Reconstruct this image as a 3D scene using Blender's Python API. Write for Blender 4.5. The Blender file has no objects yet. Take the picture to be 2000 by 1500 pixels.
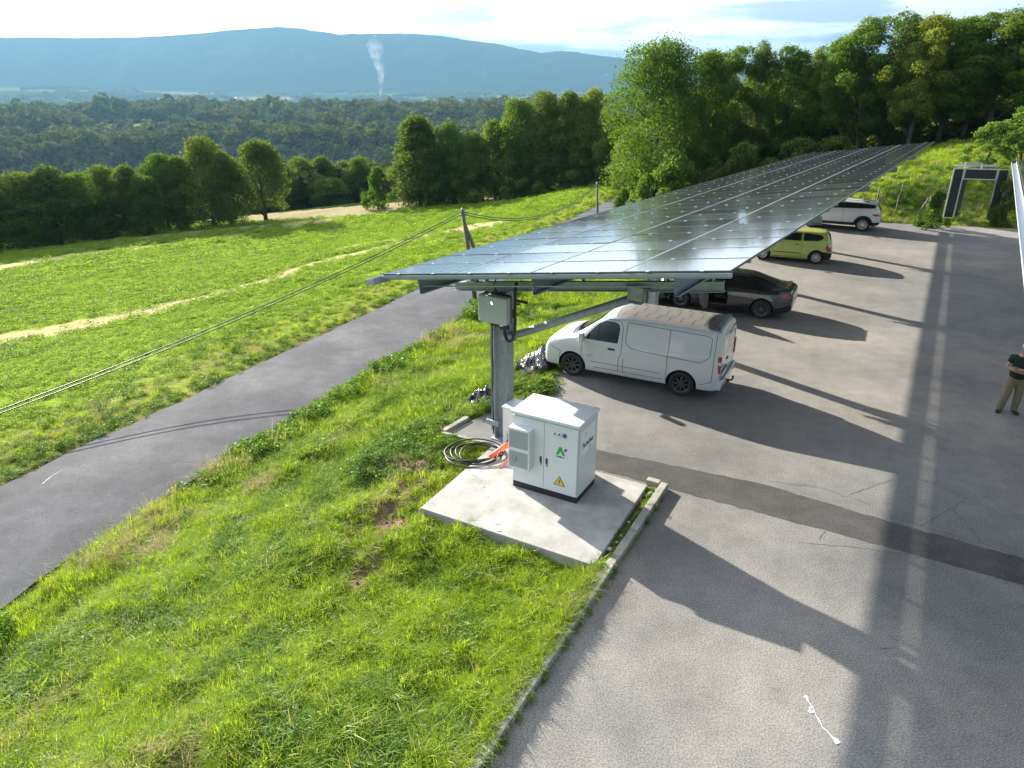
import bpy, bmesh, math, random
import numpy as np
from mathutils import Vector, Matrix, Euler
from mathutils.bvhtree import BVHTree

sc = bpy.context.scene
C = sc.collection
R = math.radians
rng = np.random.default_rng(7)
random.seed(7)

# ------------------------------------------------------------------ camera
FPX, HY, CH = 1389.0, 160.0, 7.67
TH = math.atan((750 - HY) / FPX)
cam = bpy.data.cameras.new('camera'); camo = bpy.data.objects.new('camera', cam); C.objects.link(camo)
camo.location = (0, 0, CH); camo.rotation_euler = (math.pi / 2 - TH, 0, 0)
cam.sensor_width = 36; cam.lens = 36 * FPX / 2000; cam.clip_start = .1; cam.clip_end = 40000
sc.camera = camo

# ------------------------------------------------------------------ light
SUN_EL = R(20.5)
SH = Vector((.618, -.786, 0)).normalized()          # direction in which shadows fall
sun = bpy.data.lights.new('sun', 'SUN'); suno = bpy.data.objects.new('sun', sun); C.objects.link(suno)
sun.energy = 5.0; sun.angle = R(.55); sun.color = (1, .92, .80)
suno.rotation_euler = Vector((SH.x * math.cos(SUN_EL), SH.y * math.cos(SUN_EL), -math.sin(SUN_EL))).to_track_quat('-Z', 'Y').to_euler()
suno.location = (-60, 80, 60)
W = bpy.data.worlds.new('World'); sc.world = W; W.use_nodes = True
nt = W.node_tree; nt.nodes.clear(); N = nt.nodes.new; L = nt.links.new
wo = N('ShaderNodeOutputWorld'); bg = N('ShaderNodeBackground'); sky = N('ShaderNodeTexSky')
sky.sky_type = 'NISHITA'; sky.sun_disc = False; sky.sun_elevation = SUN_EL
sky.sun_rotation = math.atan2(-SH.x, -SH.y); sky.altitude = 400; sky.air_density = 1.0; sky.dust_density = 1.2; sky.ozone_density = 1.2
bg.inputs['Strength'].default_value = .072
tc = N('ShaderNodeTexCoord'); mp = N('ShaderNodeMapping'); mp.inputs['Scale'].default_value = (1, 1, 9)
L(tc.outputs['Generated'], mp.inputs[0])
def wnoise(scale, detail, dist, lo, hi, off):
    m = N('ShaderNodeMapping'); m.inputs['Location'].default_value = off; L(mp.outputs[0], m.inputs[0])
    n = N('ShaderNodeTexNoise'); n.inputs['Scale'].default_value = scale; n.inputs['Detail'].default_value = detail
    n.inputs['Distortion'].default_value = dist; L(m.outputs[0], n.inputs[0])
    r = N('ShaderNodeMapRange'); r.interpolation_type = 'SMOOTHSTEP'
    r.inputs[1].default_value = lo; r.inputs[2].default_value = hi; L(n.outputs[0], r.inputs[0]); return r
c1 = wnoise(1.6, 6, .4, .14, .40, (3.1, 0, 0))       # high bright veil
c2 = wnoise(4.2, 9, .35, .46, .60, (2.3, 5.2, 1.3))       # grey cloud undersides
# the grey clouds thin out towards the sun (the left of the view)
geo = N('ShaderNodeVectorMath'); geo.operation = 'DOT_PRODUCT'; L(tc.outputs['Generated'], geo.inputs[0]); geo.inputs[1].default_value = (-SH.x, -SH.y, .1)
gr = N('ShaderNodeMapRange'); gr.inputs[1].default_value = 1.0; gr.inputs[2].default_value = .78; L(geo.outputs['Value'], gr.inputs[0])
mm = N('ShaderNodeMath'); mm.operation = 'MULTIPLY'; L(c2.outputs[0], mm.inputs[0]); L(gr.outputs[0], mm.inputs[1])
m2 = N('ShaderNodeMath'); m2.operation = 'MULTIPLY'; L(mm.outputs[0], m2.inputs[0]); m2.inputs[1].default_value = .85
m3 = N('ShaderNodeMath'); m3.operation = 'MULTIPLY'; L(c1.outputs[0], m3.inputs[0]); m3.inputs[1].default_value = .96
mx1 = N('ShaderNodeMix'); mx1.data_type = 'RGBA'; L(m3.outputs[0], mx1.inputs[0]); L(sky.outputs[0], mx1.inputs[6])
veil = N('ShaderNodeMapRange'); veil.interpolation_type = 'SMOOTHSTEP'; veil.inputs[1].default_value = -.1; veil.inputs[2].default_value = 1.0; veil.inputs[3].default_value = 2.0; veil.inputs[4].default_value = 12.0
sdot = N('ShaderNodeVectorMath'); sdot.operation = 'DOT_PRODUCT'; L(tc.outputs['Generated'], sdot.inputs[0]); sdot.inputs[1].default_value = (-SH.x * math.cos(SUN_EL), -SH.y * math.cos(SUN_EL), math.sin(SUN_EL))
L(sdot.outputs['Value'], veil.inputs[0]); vc = N('ShaderNodeVectorMath'); vc.operation = 'SCALE'; vc.inputs[0].default_value = (.93, .985, 1.09); L(veil.outputs[0], vc.inputs['Scale']); L(vc.outputs[0], mx1.inputs[7])
mx2 = N('ShaderNodeMix'); mx2.data_type = 'RGBA'; L(m2.outputs[0], mx2.inputs[0]); L(mx1.outputs[2], mx2.inputs[6])
mx2.inputs[7].default_value = (2.3, 2.75, 3.3, 1)
L(mx2.outputs[2], bg.inputs[0]); L(bg.outputs[0], wo.inputs[0])
sc.view_settings.view_transform = 'Standard'; sc.view_settings.look = 'None'
sc.view_settings.gamma = 1; sc.view_settings.use_curve_mapping = False
sc.view_settings.exposure = 2.12
sc.cycles.max_bounces = 8; sc.cycles.volume_bounces = 1; sc.cycles.transparent_max_bounces = 16

# ------------------------------------------------------------------ helpers
def ray(x, y):
    u = (x - 1000) / FPX; v = (y - 750) / FPX
    return np.array([u, math.cos(TH) - v * math.sin(TH), -math.sin(TH) - v * math.cos(TH)])
def G(x, y, z=0.0):
    r = ray(x, y); t = (z - CH) / r[2]; return np.array([r[0] * t, r[1] * t, z])
def GD(x, y, D):                       # point on the ray at horizontal distance D
    r = ray(x, y); t = D / math.hypot(r[0], r[1]); return np.array([r[0] * t, r[1] * t, CH + r[2] * t])

def tag(o, label=None, cat=None, group=None, kind=None):
    if label: o['label'] = label
    if cat: o['category'] = cat
    if group: o['group'] = group
    if kind: o['kind'] = kind
    return o
def thing(name, label, cat, loc=(0, 0, 0), rotz=0, group=None):
    o = bpy.data.objects.new(name, None); C.objects.link(o); o.empty_display_size = .3
    o.location = loc; o.rotation_euler = (0, 0, rotz); return tag(o, label, cat, group)
def link(name, me, parent=None):
    o = bpy.data.objects.new(name, me); C.objects.link(o)
    if parent: o.parent = parent
    return o
def mesh_from(name, verts, faces, mats, mi=None, smooth=False):
    me = bpy.data.meshes.new(name)
    if isinstance(verts, np.ndarray) and isinstance(faces, np.ndarray):
        nf, k = faces.shape
        me.vertices.add(len(verts)); me.vertices.foreach_set('co', verts.astype(np.float32).ravel())
        me.loops.add(nf * k); me.loops.foreach_set('vertex_index', faces.astype(np.int32).ravel())
        me.polygons.add(nf); me.polygons.foreach_set('loop_start', np.arange(nf, dtype=np.int32) * k)
        me.update(calc_edges=True); me.validate()
    else:
        me.from_pydata([tuple(v) for v in verts], [], [tuple(f) for f in faces]); me.update()
    for m in (mats if isinstance(mats, (list, tuple)) else [mats]): me.materials.append(m)
    if mi is not None: me.polygons.foreach_set('material_index', np.asarray(mi, dtype=np.int32))
    if smooth: me.polygons.foreach_set('use_smooth', np.ones(len(me.polygons), dtype=bool))
    return me

class MB:
    """collects shapes into one bmesh"""
    def __init__(s): s.b = bmesh.new(); s.mi = 0
    def _f(s, fs):
        for f in fs: f.material_index = s.mi
    def box(s, c, d, rot=None, bev=0, seg=1):
        r = bmesh.ops.create_cube(s.b, size=1); vs = r['verts']
        M = Matrix.Translation(Vector(c)) @ (rot.to_4x4() if rot else Matrix()) @ Matrix.Diagonal((d[0], d[1], d[2], 1))
        bmesh.ops.transform(s.b, matrix=M, verts=vs)
        es = list({e for v in vs for e in v.link_edges}); fs = list({f for v in vs for f in v.link_faces}); s._f(fs)
        if bev: 
            r = bmesh.ops.bevel(s.b, geom=es, offset=bev, segments=seg, affect='EDGES', profile=.6); s._f(r['faces'])
        return s
    def tube(s, pts, rad, n=8, caps=True):
        pts = [Vector(p) for p in pts]; rings = []
        up = None
        for i, p in enumerate(pts):
            t = (pts[min(i + 1, len(pts) - 1)] - pts[max(i - 1, 0)]).normalized()
            if up is None: up = t.orthogonal().normalized()
            up = (up - t * up.dot(t)); up = up.normalized() if up.length > 1e-6 else t.orthogonal().normalized()
            w = t.cross(up); r = rad[i] if isinstance(rad, (list, tuple)) else rad
            rings.append([s.b.verts.new(p + (up * math.cos(a) + w * math.sin(a)) * r) for a in [2 * math.pi * k / n for k in range(n)]])
        for a, b in zip(rings, rings[1:]):
            for k in range(n):
                f = s.b.faces.new((a[k], a[(k + 1) % n], b[(k + 1) % n], b[k])); f.material_index = s.mi; f.smooth = True
        if caps:
            for rr in (rings[0][::-1], rings[-1]):
                f = s.b.faces.new(rr); f.material_index = s.mi
        return s
    def lathe(s, prof, axis='y', n=24, c=(0, 0, 0), caps=True):   # prof: (r, h) pairs
        rings = []
        for r, h in prof:
            ring = []
            for k in range(n):
                a = 2 * math.pi * k / n; x, z = r * math.cos(a), r * math.sin(a)
                p = (x, h, z) if axis == 'y' else (x, z, h)
                ring.append(s.b.verts.new(Vector(p) + Vector(c)))
            rings.append(ring)
        for a, b in zip(rings, rings[1:]):
            for k in range(n):
                f = s.b.faces.new((a[k], a[(k + 1) % n], b[(k + 1) % n], b[k])); f.material_index = s.mi; f.smooth = True
        for rr in (rings[0], rings[-1]) if caps else ():
            if (rr[0].co - rr[n // 2].co).length > 1e-4:
                f = s.b.faces.new(rr); f.material_index = s.mi
        return s
    def prism(s, poly, z0, z1):
        a = [s.b.verts.new((p[0], p[1], z0)) for p in poly]; b = [s.b.verts.new((p[0], p[1], z1)) for p in poly]; n = len(a)
        fs = [s.b.faces.new(a[::-1]), s.b.faces.new(b)] + [s.b.faces.new((a[k], a[(k + 1) % n], b[(k + 1) % n], b[k])) for k in range(n)]
        s._f(fs); return s
    def quad(s, *pts):
        f = s.b.faces.new([s.b.verts.new(p) for p in pts]); f.material_index = s.mi; return s
    def mesh(s, name, mats, recalc=True):
        if recalc: bmesh.ops.recalc_face_normals(s.b, faces=s.b.faces)
        me = bpy.data.meshes.new(name); s.b.to_mesh(me); s.b.free()
        for m in (mats if isinstance(mats, (list, tuple)) else [mats]): me.materials.append(m)
        return me
    def build(s, name, mats, parent=None): return link(name, s.mesh(name, mats), parent)

# ------------------------------------------------------------------ materials
def mat(name, col, rough=.6, metal=0, spec=.5, var=0, vscale=5, bump=0, bscale=40, coat=0, emit=None, trans=0, detail=4):
    m = bpy.data.materials.new(name); m.use_nodes = True; t = m.node_tree; b = t.nodes['Principled BSDF']
    b.inputs['Base Color'].default_value = (*col, 1); b.inputs['Roughness'].default_value = rough
    b.inputs['Metallic'].default_value = metal; b.inputs['Specular IOR Level'].default_value = spec
    b.inputs['Coat Weight'].default_value = coat; b.inputs['Coat Roughness'].default_value = .04
    if trans: b.inputs['Transmission Weight'].default_value = trans
    if emit: b.inputs['Emission Color'].default_value = (*emit[:3], 1); b.inputs['Emission Strength'].default_value = emit[3]
    if var or bump:
        co = t.nodes.new('ShaderNodeTexCoord')
    if var:
        n = t.nodes.new('ShaderNodeTexNoise'); n.inputs['Scale'].default_value = vscale; n.inputs['Detail'].default_value = detail
        n.inputs['Roughness'].default_value = .65
        t.links.new(co.outputs['Object'], n.inputs[0])
        r = t.nodes.new('ShaderNodeMapRange'); r.inputs[1].default_value = .3; r.inputs[2].default_value = .7
        r.inputs[3].default_value = 1 - var; r.inputs[4].default_value = 1 + var; t.links.new(n.outputs[0], r.inputs[0])
        mm = t.nodes.new('ShaderNodeVectorMath'); mm.operation = 'SCALE'; mm.inputs[0].default_value = col
        t.links.new(r.outputs[0], mm.inputs['Scale']); t.links.new(mm.outputs[0], b.inputs['Base Color'])
    if bump:
        n = t.nodes.new('ShaderNodeTexNoise'); n.inputs['Scale'].default_value = bscale; n.inputs['Detail'].default_value = 3
        t.links.new(co.outputs['Object'], n.inputs[0])
        bp = t.nodes.new('ShaderNodeBump'); bp.inputs['Strength'].default_value = bump; bp.inputs['Distance'].default_value = .02
        t.links.new(n.outputs[0], bp.inputs['Height']); t.links.new(bp.outputs[0], b.inputs['Normal'])
    return m

def leaf_mat(name, c1, c2, tl=.45, rough=.5, gl=.010):
    m = bpy.data.materials.new(name); m.use_nodes = True; t = m.node_tree; t.nodes.clear(); N = t.nodes.new; L = t.links.new
    o = N('ShaderNodeOutputMaterial'); d = N('ShaderNodeBsdfDiffuse'); tr = N('ShaderNodeBsdfTranslucent'); g = N('ShaderNodeBsdfGlossy')
    oi = N('ShaderNodeObjectInfo'); geo = N('ShaderNodeNewGeometry'); ad = N('ShaderNodeMath'); ad.operation = 'ADD'
    tc = N('ShaderNodeTexCoord'); ns = N('ShaderNodeTexNoise'); ns.inputs['Scale'].default_value = .9; ns.inputs['Detail'].default_value = 2
    L(geo.outputs['Position'], ns.inputs[0])
    ml = N('ShaderNodeMath'); ml.operation = 'MULTIPLY'; L(oi.outputs['Random'], ml.inputs[0]); ml.inputs[1].default_value = .35
    m2 = N('ShaderNodeMath'); m2.operation = 'MULTIPLY_ADD'; L(geo.outputs['Random Per Island'], m2.inputs[0]); m2.inputs[1].default_value = .45; L(ml.outputs[0], m2.inputs[2])
    m4 = N('ShaderNodeMath'); m4.operation = 'MULTIPLY_ADD'; L(ns.outputs[0], m4.inputs[0]); m4.inputs[1].default_value = .5; L(m2.outputs[0], m4.inputs[2])
    sb = N('ShaderNodeMath'); sb.operation = 'SUBTRACT'; L(m4.outputs[0], sb.inputs[0]); sb.inputs[1].default_value = .15; sb.use_clamp = True
    mx = N('ShaderNodeMix'); mx.data_type = 'RGBA'; L(sb.outputs[0], mx.inputs[0]); mx.inputs[6].default_value = (*c1, 1); mx.inputs[7].default_value = (*c2, 1)
    L(mx.outputs[2], d.inputs[0])
    br = N('ShaderNodeVectorMath'); br.operation = 'MULTIPLY'; L(mx.outputs[2], br.inputs[0]); br.inputs[1].default_value = (1.35, 1.25, .7); L(br.outputs[0], tr.inputs[0])
    s1 = N('ShaderNodeMixShader'); s1.inputs[0].default_value = tl; L(d.outputs[0], s1.inputs[1]); L(tr.outputs[0], s1.inputs[2])
    g.inputs['Roughness'].default_value = rough; g.inputs[0].default_value = (1, 1, 1, 1)
    s2 = N('ShaderNodeMixShader'); s2.inputs[0].default_value = gl; L(s1.outputs[0], s2.inputs[1]); L(g.outputs[0], s2.inputs[2])
    L(s2.outputs[0], o.inputs[0]); return m

def ground_mat(name, base_attr=None, col=(.2, .2, .2), fine=120, fvar=.25, big=.35, bvar=.15, warm=None, rough=.9, bump=.3, bscale=60, spec=.3, mid=.15):
    """speckled ground: base colour (attribute or constant) x fine grain x broad blotches"""
    m = bpy.data.materials.new(name); m.use_nodes = True; t = m.node_tree; N = t.nodes.new; L = t.links.new; b = t.nodes['Principled BSDF']
    b.inputs['Roughness'].default_value = rough; b.inputs['Specular IOR Level'].default_value = spec
    geo = N('ShaderNodeNewGeometry')
    def nz(s, d, lo, hi, a, c, rg=.6):
        n = N('ShaderNodeTexNoise'); n.inputs['Scale'].default_value = s; n.inputs['Detail'].default_value = d; n.inputs['Roughness'].default_value = rg
        L(geo.outputs['Position'], n.inputs[0]); r = N('ShaderNodeMapRange'); r.inputs[1].default_value = lo; r.inputs[2].default_value = hi
        r.inputs[3].default_value = a; r.inputs[4].default_value = c; L(n.outputs[0], r.inputs[0]); return r, n
    f, fn = nz(fine, 2, .3, .7, 1 - fvar, 1 + fvar); g, _ = nz(big, 5, .35, .65, 1 - bvar, 1 + bvar)
    if base_attr:
        a = N('ShaderNodeAttribute'); a.attribute_name = base_attr; src = a.outputs['Color']
    else:
        rgb = N('ShaderNodeRGB'); rgb.outputs[0].default_value = (*col, 1); src = rgb.outputs[0]
    if warm:
        h, _ = nz(warm[1], 5, .42, .62, 0, 1); mx = N('ShaderNodeMix'); mx.data_type = 'RGBA'; L(h.outputs[0], mx.inputs[0]); L(src, mx.inputs[6])
        mx.inputs[7].default_value = (*warm[0], 1); src = mx.outputs[2]
    md, _ = nz(2.3, 6, .3, .7, 1 - mid, 1 + mid, .7); k0 = N('ShaderNodeMath'); k0.operation = 'MULTIPLY'; L(md.outputs[0], k0.inputs[0]); L(g.outputs[0], k0.inputs[1])
    k = N('ShaderNodeMath'); k.operation = 'MULTIPLY'; L(f.outputs[0], k.inputs[0]); L(k0.outputs[0], k.inputs[1])
    v = N('ShaderNodeVectorMath'); v.operation = 'SCALE'; L(src, v.inputs[0]); L(k.outputs[0], v.inputs['Scale']); L(v.outputs[0], b.inputs['Base Color'])
    bn = N('ShaderNodeTexNoise'); bn.inputs['Scale'].default_value = bscale; bn.inputs['Detail'].default_value = 3; L(geo.outputs['Position'], bn.inputs[0])
    bp = N('ShaderNodeBump'); bp.inputs['Strength'].default_value = bump; bp.inputs['Distance'].default_value = .02
    L(bn.outputs[0], bp.inputs['Height']); L(bp.outputs[0], b.inputs['Normal'])
    return m

M = {}
M['lot'] = ground_mat('worn asphalt', col=(.138, .138, .136), fine=42, fvar=.5, big=.35, bvar=.16, warm=((.198, .185, .167), .14), bump=.2, bscale=110)
M['road'] = ground_mat('road asphalt', col=(.066, .069, .077), fine=55, fvar=.5, big=.6, bvar=.12, warm=((.088, .09, .097), .3), bump=.25, bscale=90, spec=.08)
M['patch'] = ground_mat('newer asphalt', col=(.06, .058, .057), fine=40, fvar=.4, big=1.2, bvar=.2, bump=.6, bscale=80)
M['terrain'] = ground_mat('terrain', base_attr='ground', fine=3.5, fvar=.3, big=.12, bvar=.12, bump=1, bscale=6, spec=0, rough=1)
M['concrete'] = ground_mat('concrete', col=(.34, .335, .32), fine=60, fvar=.06, big=1.4, bvar=.12, warm=((.275, .27, .255), 1.6), bump=.12, bscale=40)
M['kerb'] = ground_mat('kerb concrete', col=(.27, .26, .235), fine=50, fvar=.2, big=2.5, bvar=.25, bump=.5, bscale=30)
M['white'] = mat('painted white steel', (.62, .64, .67), .35, spec=.5)
M['white2'] = mat('painted light grey steel', (.62, .65, .67), .45, spec=.4, var=.03, vscale=30)
M['galv'] = mat('galvanised steel', (.30, .335, .37), .5, metal=.3, var=.16, vscale=9)
M['galv_d'] = mat('galvanised purlin', (.24, .285, .33), .5, metal=.3, var=.1, vscale=5)
M['alu'] = mat('aluminium', (.62, .65, .68), .35, metal=.9)
M['black'] = mat('black plastic', (.015, .015, .017), .45)
M['dark'] = mat('dark rubber', (.025, .025, .026), .75)
M['tyre'] = mat('tyre rubber', (.022, .022, .024), .8, bump=.3)
M['glass'] = mat('car glass', (.012, .016, .016), .03, spec=.6)
M['redlight'] = mat('tail light red', (.35, .01, .012), .15, coat=.8)
M['clearlight'] = mat('headlight', (.55, .58, .6), .12, coat=.8)
M['orange'] = mat('orange conduit', (.75, .10, .03), .5)
M['wood'] = mat('weathered wood', (.13, .115, .10), .85, var=.3, vscale=14, bump=.5)
M['bark'] = mat('bark', (.07, .058, .045), .9, var=.35, vscale=4, bump=1, bscale=10)

# ------------------------------------------------------------------ layout of the place
KDIR = np.array([.481, .877]); KN = np.array([-.877, .481])           # kerb direction, and its left normal
KA = np.array([-.342, 6.127]); KB = np.array([3.197, 12.561])
PA, PB, PC = G(820, 992, .1)[:2], G(1160, 1105, .1)[:2], G(1265, 947, .1)[:2]; PD = PA + PC - PB   # concrete slab
LOT = np.array([KA - KDIR * 22, KB, PC + (.02, .02), PD, (-1.62, 15.02), (-.25, 16.6), (1.3, 18.75), (5.1, 26.0), (9.9, 35.2), (14.6, 44.3), (21.8, 42.5), (28.7, 40.6), (52, 34), (48, -25), (-8, -25)])
# road: left edge from the photo, constant width, falling away into the distance
_l = [(-900, 1480, -1.5), (-400, 1160, -1.6), (0, 943, -1.7), (287, 816, -1.8), (472, 726, -1.95), (630, 655, -2.15), (787, 580, -2.4), (980, 490, -3.0), (1130, 420, -3.7), (1245, 366, -4.6), (1262, 350, -5.0)]
RL = np.array([G(*p) for p in _l]); RW = 4.25
def polyres(P, step):
    d = np.r_[0, np.cumsum(np.linalg.norm(np.diff(P[:, :2], axis=0), axis=1))]; n = int(d[-1] / step); t = np.linspace(0, d[-1], n)
    return np.stack([np.interp(t, d, P[:, k]) for k in range(P.shape[1])], 1)
def smooth(P, it):
    P = P.copy()
    for _ in range(it): P[1:-1] = .25 * P[:-2] + .5 * P[1:-1] + .25 * P[2:]
    return P
RLs = smooth(polyres(RL, 1.0), 12)
_t = np.gradient(RLs[:, :2], axis=0); _t /= np.linalg.norm(_t, axis=1)[:, None]
RN = np.stack([_t[:, 1], -_t[:, 0]], 1)                               # right normal
_w = np.full(len(RLs), RW)
RCt = RLs.copy(); RCt[:, :2] += RN * RW / 2
RRt = RLs.copy(); RRt[:, :2] += RN * RW

def inpoly(x, y, P):
    r = np.zeros(np.shape(x), bool); j = len(P) - 1
    for i in range(len(P)):
        xi, yi = P[i]; xj, yj = P[j]
        c = ((yi > y) != (yj > y)) & (x < (xj - xi) * (y - yi) / (yj - yi + 1e-12) + xi); r ^= c; j = i
    return r
def dist_line(x, y, P, closed=False):
    """distance to polyline, and the parameter index"""
    best = np.full(np.shape(x), 1e9); n = len(P) if closed else len(P) - 1
    for i in range(n):
        a = P[i][:2]; b = P[(i + 1) % len(P)][:2]; d = b - a; l = max(d @ d, 1e-9)
        t = np.clip(((x - a[0]) * d[0] + (y - a[1]) * d[1]) / l, 0, 1)
        best = np.minimum(best, np.hypot(x - a[0] - t * d[0], y - a[1] - t * d[1]))
    return best
def road_side(x, y):
    """signed offset right of the road centre line, and the road height there"""
    P = RCt[:: 2]; best = np.full(np.shape(x), 1e9); off = np.zeros(np.shape(x)); zz = np.zeros(np.shape(x))
    for i in range(len(P) - 1):
        a = P[i]; b = P[i + 1]; d = b[:2] - a[:2]; l = d @ d
        t = np.clip(((x - a[0]) * d[0] + (y - a[1]) * d[1]) / l, 0, 1); qx = x - a[0] - t * d[0]; qy = y - a[1] - t * d[1]
        dd = np.hypot(qx, qy); s = np.sign(qx * d[1] - qy * d[0]); k = dd < best
        best = np.where(k, dd, best); off = np.where(k, s * dd, off); zz = np.where(k, a[2] + t * (b[2] - a[2]), zz)
    return off, zz

ctl = []
for s in (-22, -14, -7, 0, 3.5, 7.3): p = KA + KDIR * s; ctl.append((*p, .06)); 
ctl += [(*(KA + KN * 1.5), .02), (*(KA + KN * 3.2 - KDIR * 3), -.35), (*(KA + KN * 3 + KDIR * 3), -.25)]
ctl += [(*PA, -.06), (*(PA + KN * 1.6), -.35), (*PB, .03), (*PD, .0), (-1.7, 15.1, -.02), (-.4, 16.7, .0), (1.2, 18.8, .02), (5.0, 26.2, 0), (9.8, 35.4, 0), (14.4, 44.5, 0), (21.8, 42.8, .05), (28.7, 41, .05), (45, 36.8, .2),
        (-3.2, 16.6, -.8), (-2.2, 19.4, -.85), (0, 22.5, -.9), (3, 28.5, -1.3)]
for i in range(0, len(RLs), 4):
    ctl.append((*RLs[i],)); q = RLs[i].copy(); q[:2] += RN[i] * RW; ctl.append((*q,))
    q = RLs[i].copy(); q[:2] -= RN[i] * 5; q[2] -= .35; ctl.append((*q,))
ctl += [G(*p) for p in [(0, 700, -4.2), (350, 600, -4.6), (0, 465, -16), (-500, 520, -17.5), (-900, 560, -18), (470, 428, -13), (720, 408, -10.6), (860, 400, -9.6), (1000, 385, -8.4), (1130, 372, -7.0), (1235, 352, -5.4), (600, 480, -8.6), (250, 520, -9.0), (900, 430, -7.4), (-700, 900, -3.6), (-1200, 1100, -4)]]
# grassy hill beyond the lot and the wooded rise behind it
ctl += [GD(*p) for p in [(1700, 374, 52), (1760, 348, 54), (1850, 314, 59), (1920, 294, 62), (2000, 276, 64), (2150, 262, 66), (1850, 364, 53.5), (1935, 352, 55.5), (2030, 345, 57)]]
ctl += [(26, 44.5, .3), (30, 43.5, .4), (35, 42.5, .5), (50, 50, 3), (20, 46, .2), (28, 66, .4), (38, 66, 3.2), (50, 70, 5.5), (20, 56, -1.0), (17, 66, -2.6), (24, 78, -3), (34, 90, 0), (50, 95, 4), (64, 60, 6), (70, 90, 8), (20, 100, -6)]
ctl = np.array(ctl, float)
def _phi(r): return np.where(r > 1e-6, r * r * np.log(r + 1e-9), 0)
_xy = ctl[:, :2] / 50; n_ = len(ctl)
_A = np.zeros((n_ + 3, n_ + 3)); _A[:n_, :n_] = _phi(np.linalg.norm(_xy[:, None] - _xy[None], axis=2)) + np.eye(n_) * 2e-5
_A[:n_, n_:] = np.c_[np.ones(n_), _xy]; _A[n_:, :n_] = _A[:n_, n_:].T
_wt = np.linalg.solve(_A, np.r_[ctl[:, 2], 0, 0, 0])
def rbf(x, y):
    P = np.c_[np.ravel(x), np.ravel(y)] / 50; out = np.empty(len(P))
    for i in range(0, len(P), 20000):
        q = P[i:i + 20000]; out[i:i + 20000] = _phi(np.linalg.norm(q[:, None] - _xy[None], axis=2)) @ _wt[:n_] + np.c_[np.ones(len(q)), q] @ _wt[n_:]
    return out.reshape(np.shape(x))
def sstep(a, b, v): t = np.clip((v - a) / (b - a), 0, 1); return t * t * (3 - 2 * t)
# cheap value noise
_NG = rng.random((256, 256))
def vnoise(x, y):
    xi = np.floor(x).astype(int); yi = np.floor(y).astype(int); fx = x - xi; fy = y - yi; fx = fx * fx * (3 - 2 * fx); fy = fy * fy * (3 - 2 * fy)
    g = lambda a, b: _NG[a & 255, b & 255]
    return (g(xi, yi) * (1 - fx) + g(xi + 1, yi) * fx) * (1 - fy) + (g(xi, yi + 1) * (1 - fx) + g(xi + 1, yi + 1) * fx) * fy
def fbm(x, y, o=4):
    s = 0; a = .5
    for k in range(o): s = s + a * vnoise(x * 2 ** k + 17.3 * k, y * 2 ** k + 5.1 * k); a *= .5
    return s
FD = np.array([0, 130, 170, 260, 380, 520, 640, 740, 860, 960, 1090, 1180, 1240, 1320, 1500, 1750, 2200, 3000, 4500, 5600, 6000, 9000, 30000.])
FZ = np.array([-10, -14, -26, -70, -110, -125, -128, -130, -128, -70, -72, -86, -84, -58, -57, -60, -100, -112, -104, -84, -74, -60, -60.])
def far_h(x, y):
    D = np.hypot(x, y); az = np.arctan2(x, y)
    z = np.interp(D * (1 + .13 * np.sin(az * 6 + 1.2) * (D > 300) * np.clip(1 - D / 3000, 0, 1)), FD, FZ)
    z = z + (fbm(x / 260, y / 260) - .47) * (26 - 12 * sstep(900, 1200, D)) * sstep(300, 600, D) * (1 - sstep(1600, 2300, D) * .7)
    z = z + 46 * np.exp(-((az + .60) / .17) ** 2) * sstep(4300, 5300, D)      # foothill on the left of the valley
    z = z + 9 * np.clip((az + .05) / .5, -1, 1) * sstep(250, 500, D) * (1 - sstep(1500, 2200, D))
    return z
def rough(x, y): return (fbm(x * .9, y * .9, 3) - .44) * .55 + (fbm(x * 2.1 + 3, y * 2.1, 2) - .37) * .2 + (fbm(x * .28 + 9, y * .28, 2) - .37) * .5
def height(x, y, lotcut=True):
    x = np.asarray(x, float); y = np.asarray(y, float); D = np.hypot(x, y)
    near = rbf(np.where(D < 190, x, 0), np.where(D < 190, y, 0)); near = np.clip(near, -40, 14)
    az = np.arctan2(x, y)
    hi = 8 * sstep(.25, .6, az) * (1 - sstep(160, 300, D))
    t = sstep(122, 175, D); h = near * (1 - t) + (far_h(x, y) + hi) * t
    off, rz = road_side(x, y); k = 1 - sstep(RW / 2 + .1, RW / 2 + 2.2, np.abs(off))
    k = np.where(D < 130, k, 0)
    ins = inpoly(x, y, LOT); dl = dist_line(x, y, LOT, True)
    amp = np.where(off > 0, 1.0, .25) * sstep(.1, 1.2, dl) * (1 - k) * (1 - sstep(60, 110, D)) * np.where(y > 40, sstep(1, 12, dl), 1)
    h = h + rough(x, y) * amp
    h = h * (1 - k) + (rz - .05) * k
    if lotcut: 
        h = np.where(ins, h * 0 - .12 - .2 * sstep(0, 1, dl), h)
        slab = inpoly(x, y, np.array([PA, PB, PC, PD])); h = np.where(slab, -.1, h)
    return h
def H1(x, y): return float(height(np.array([x]), np.array([y]))[0])

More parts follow.
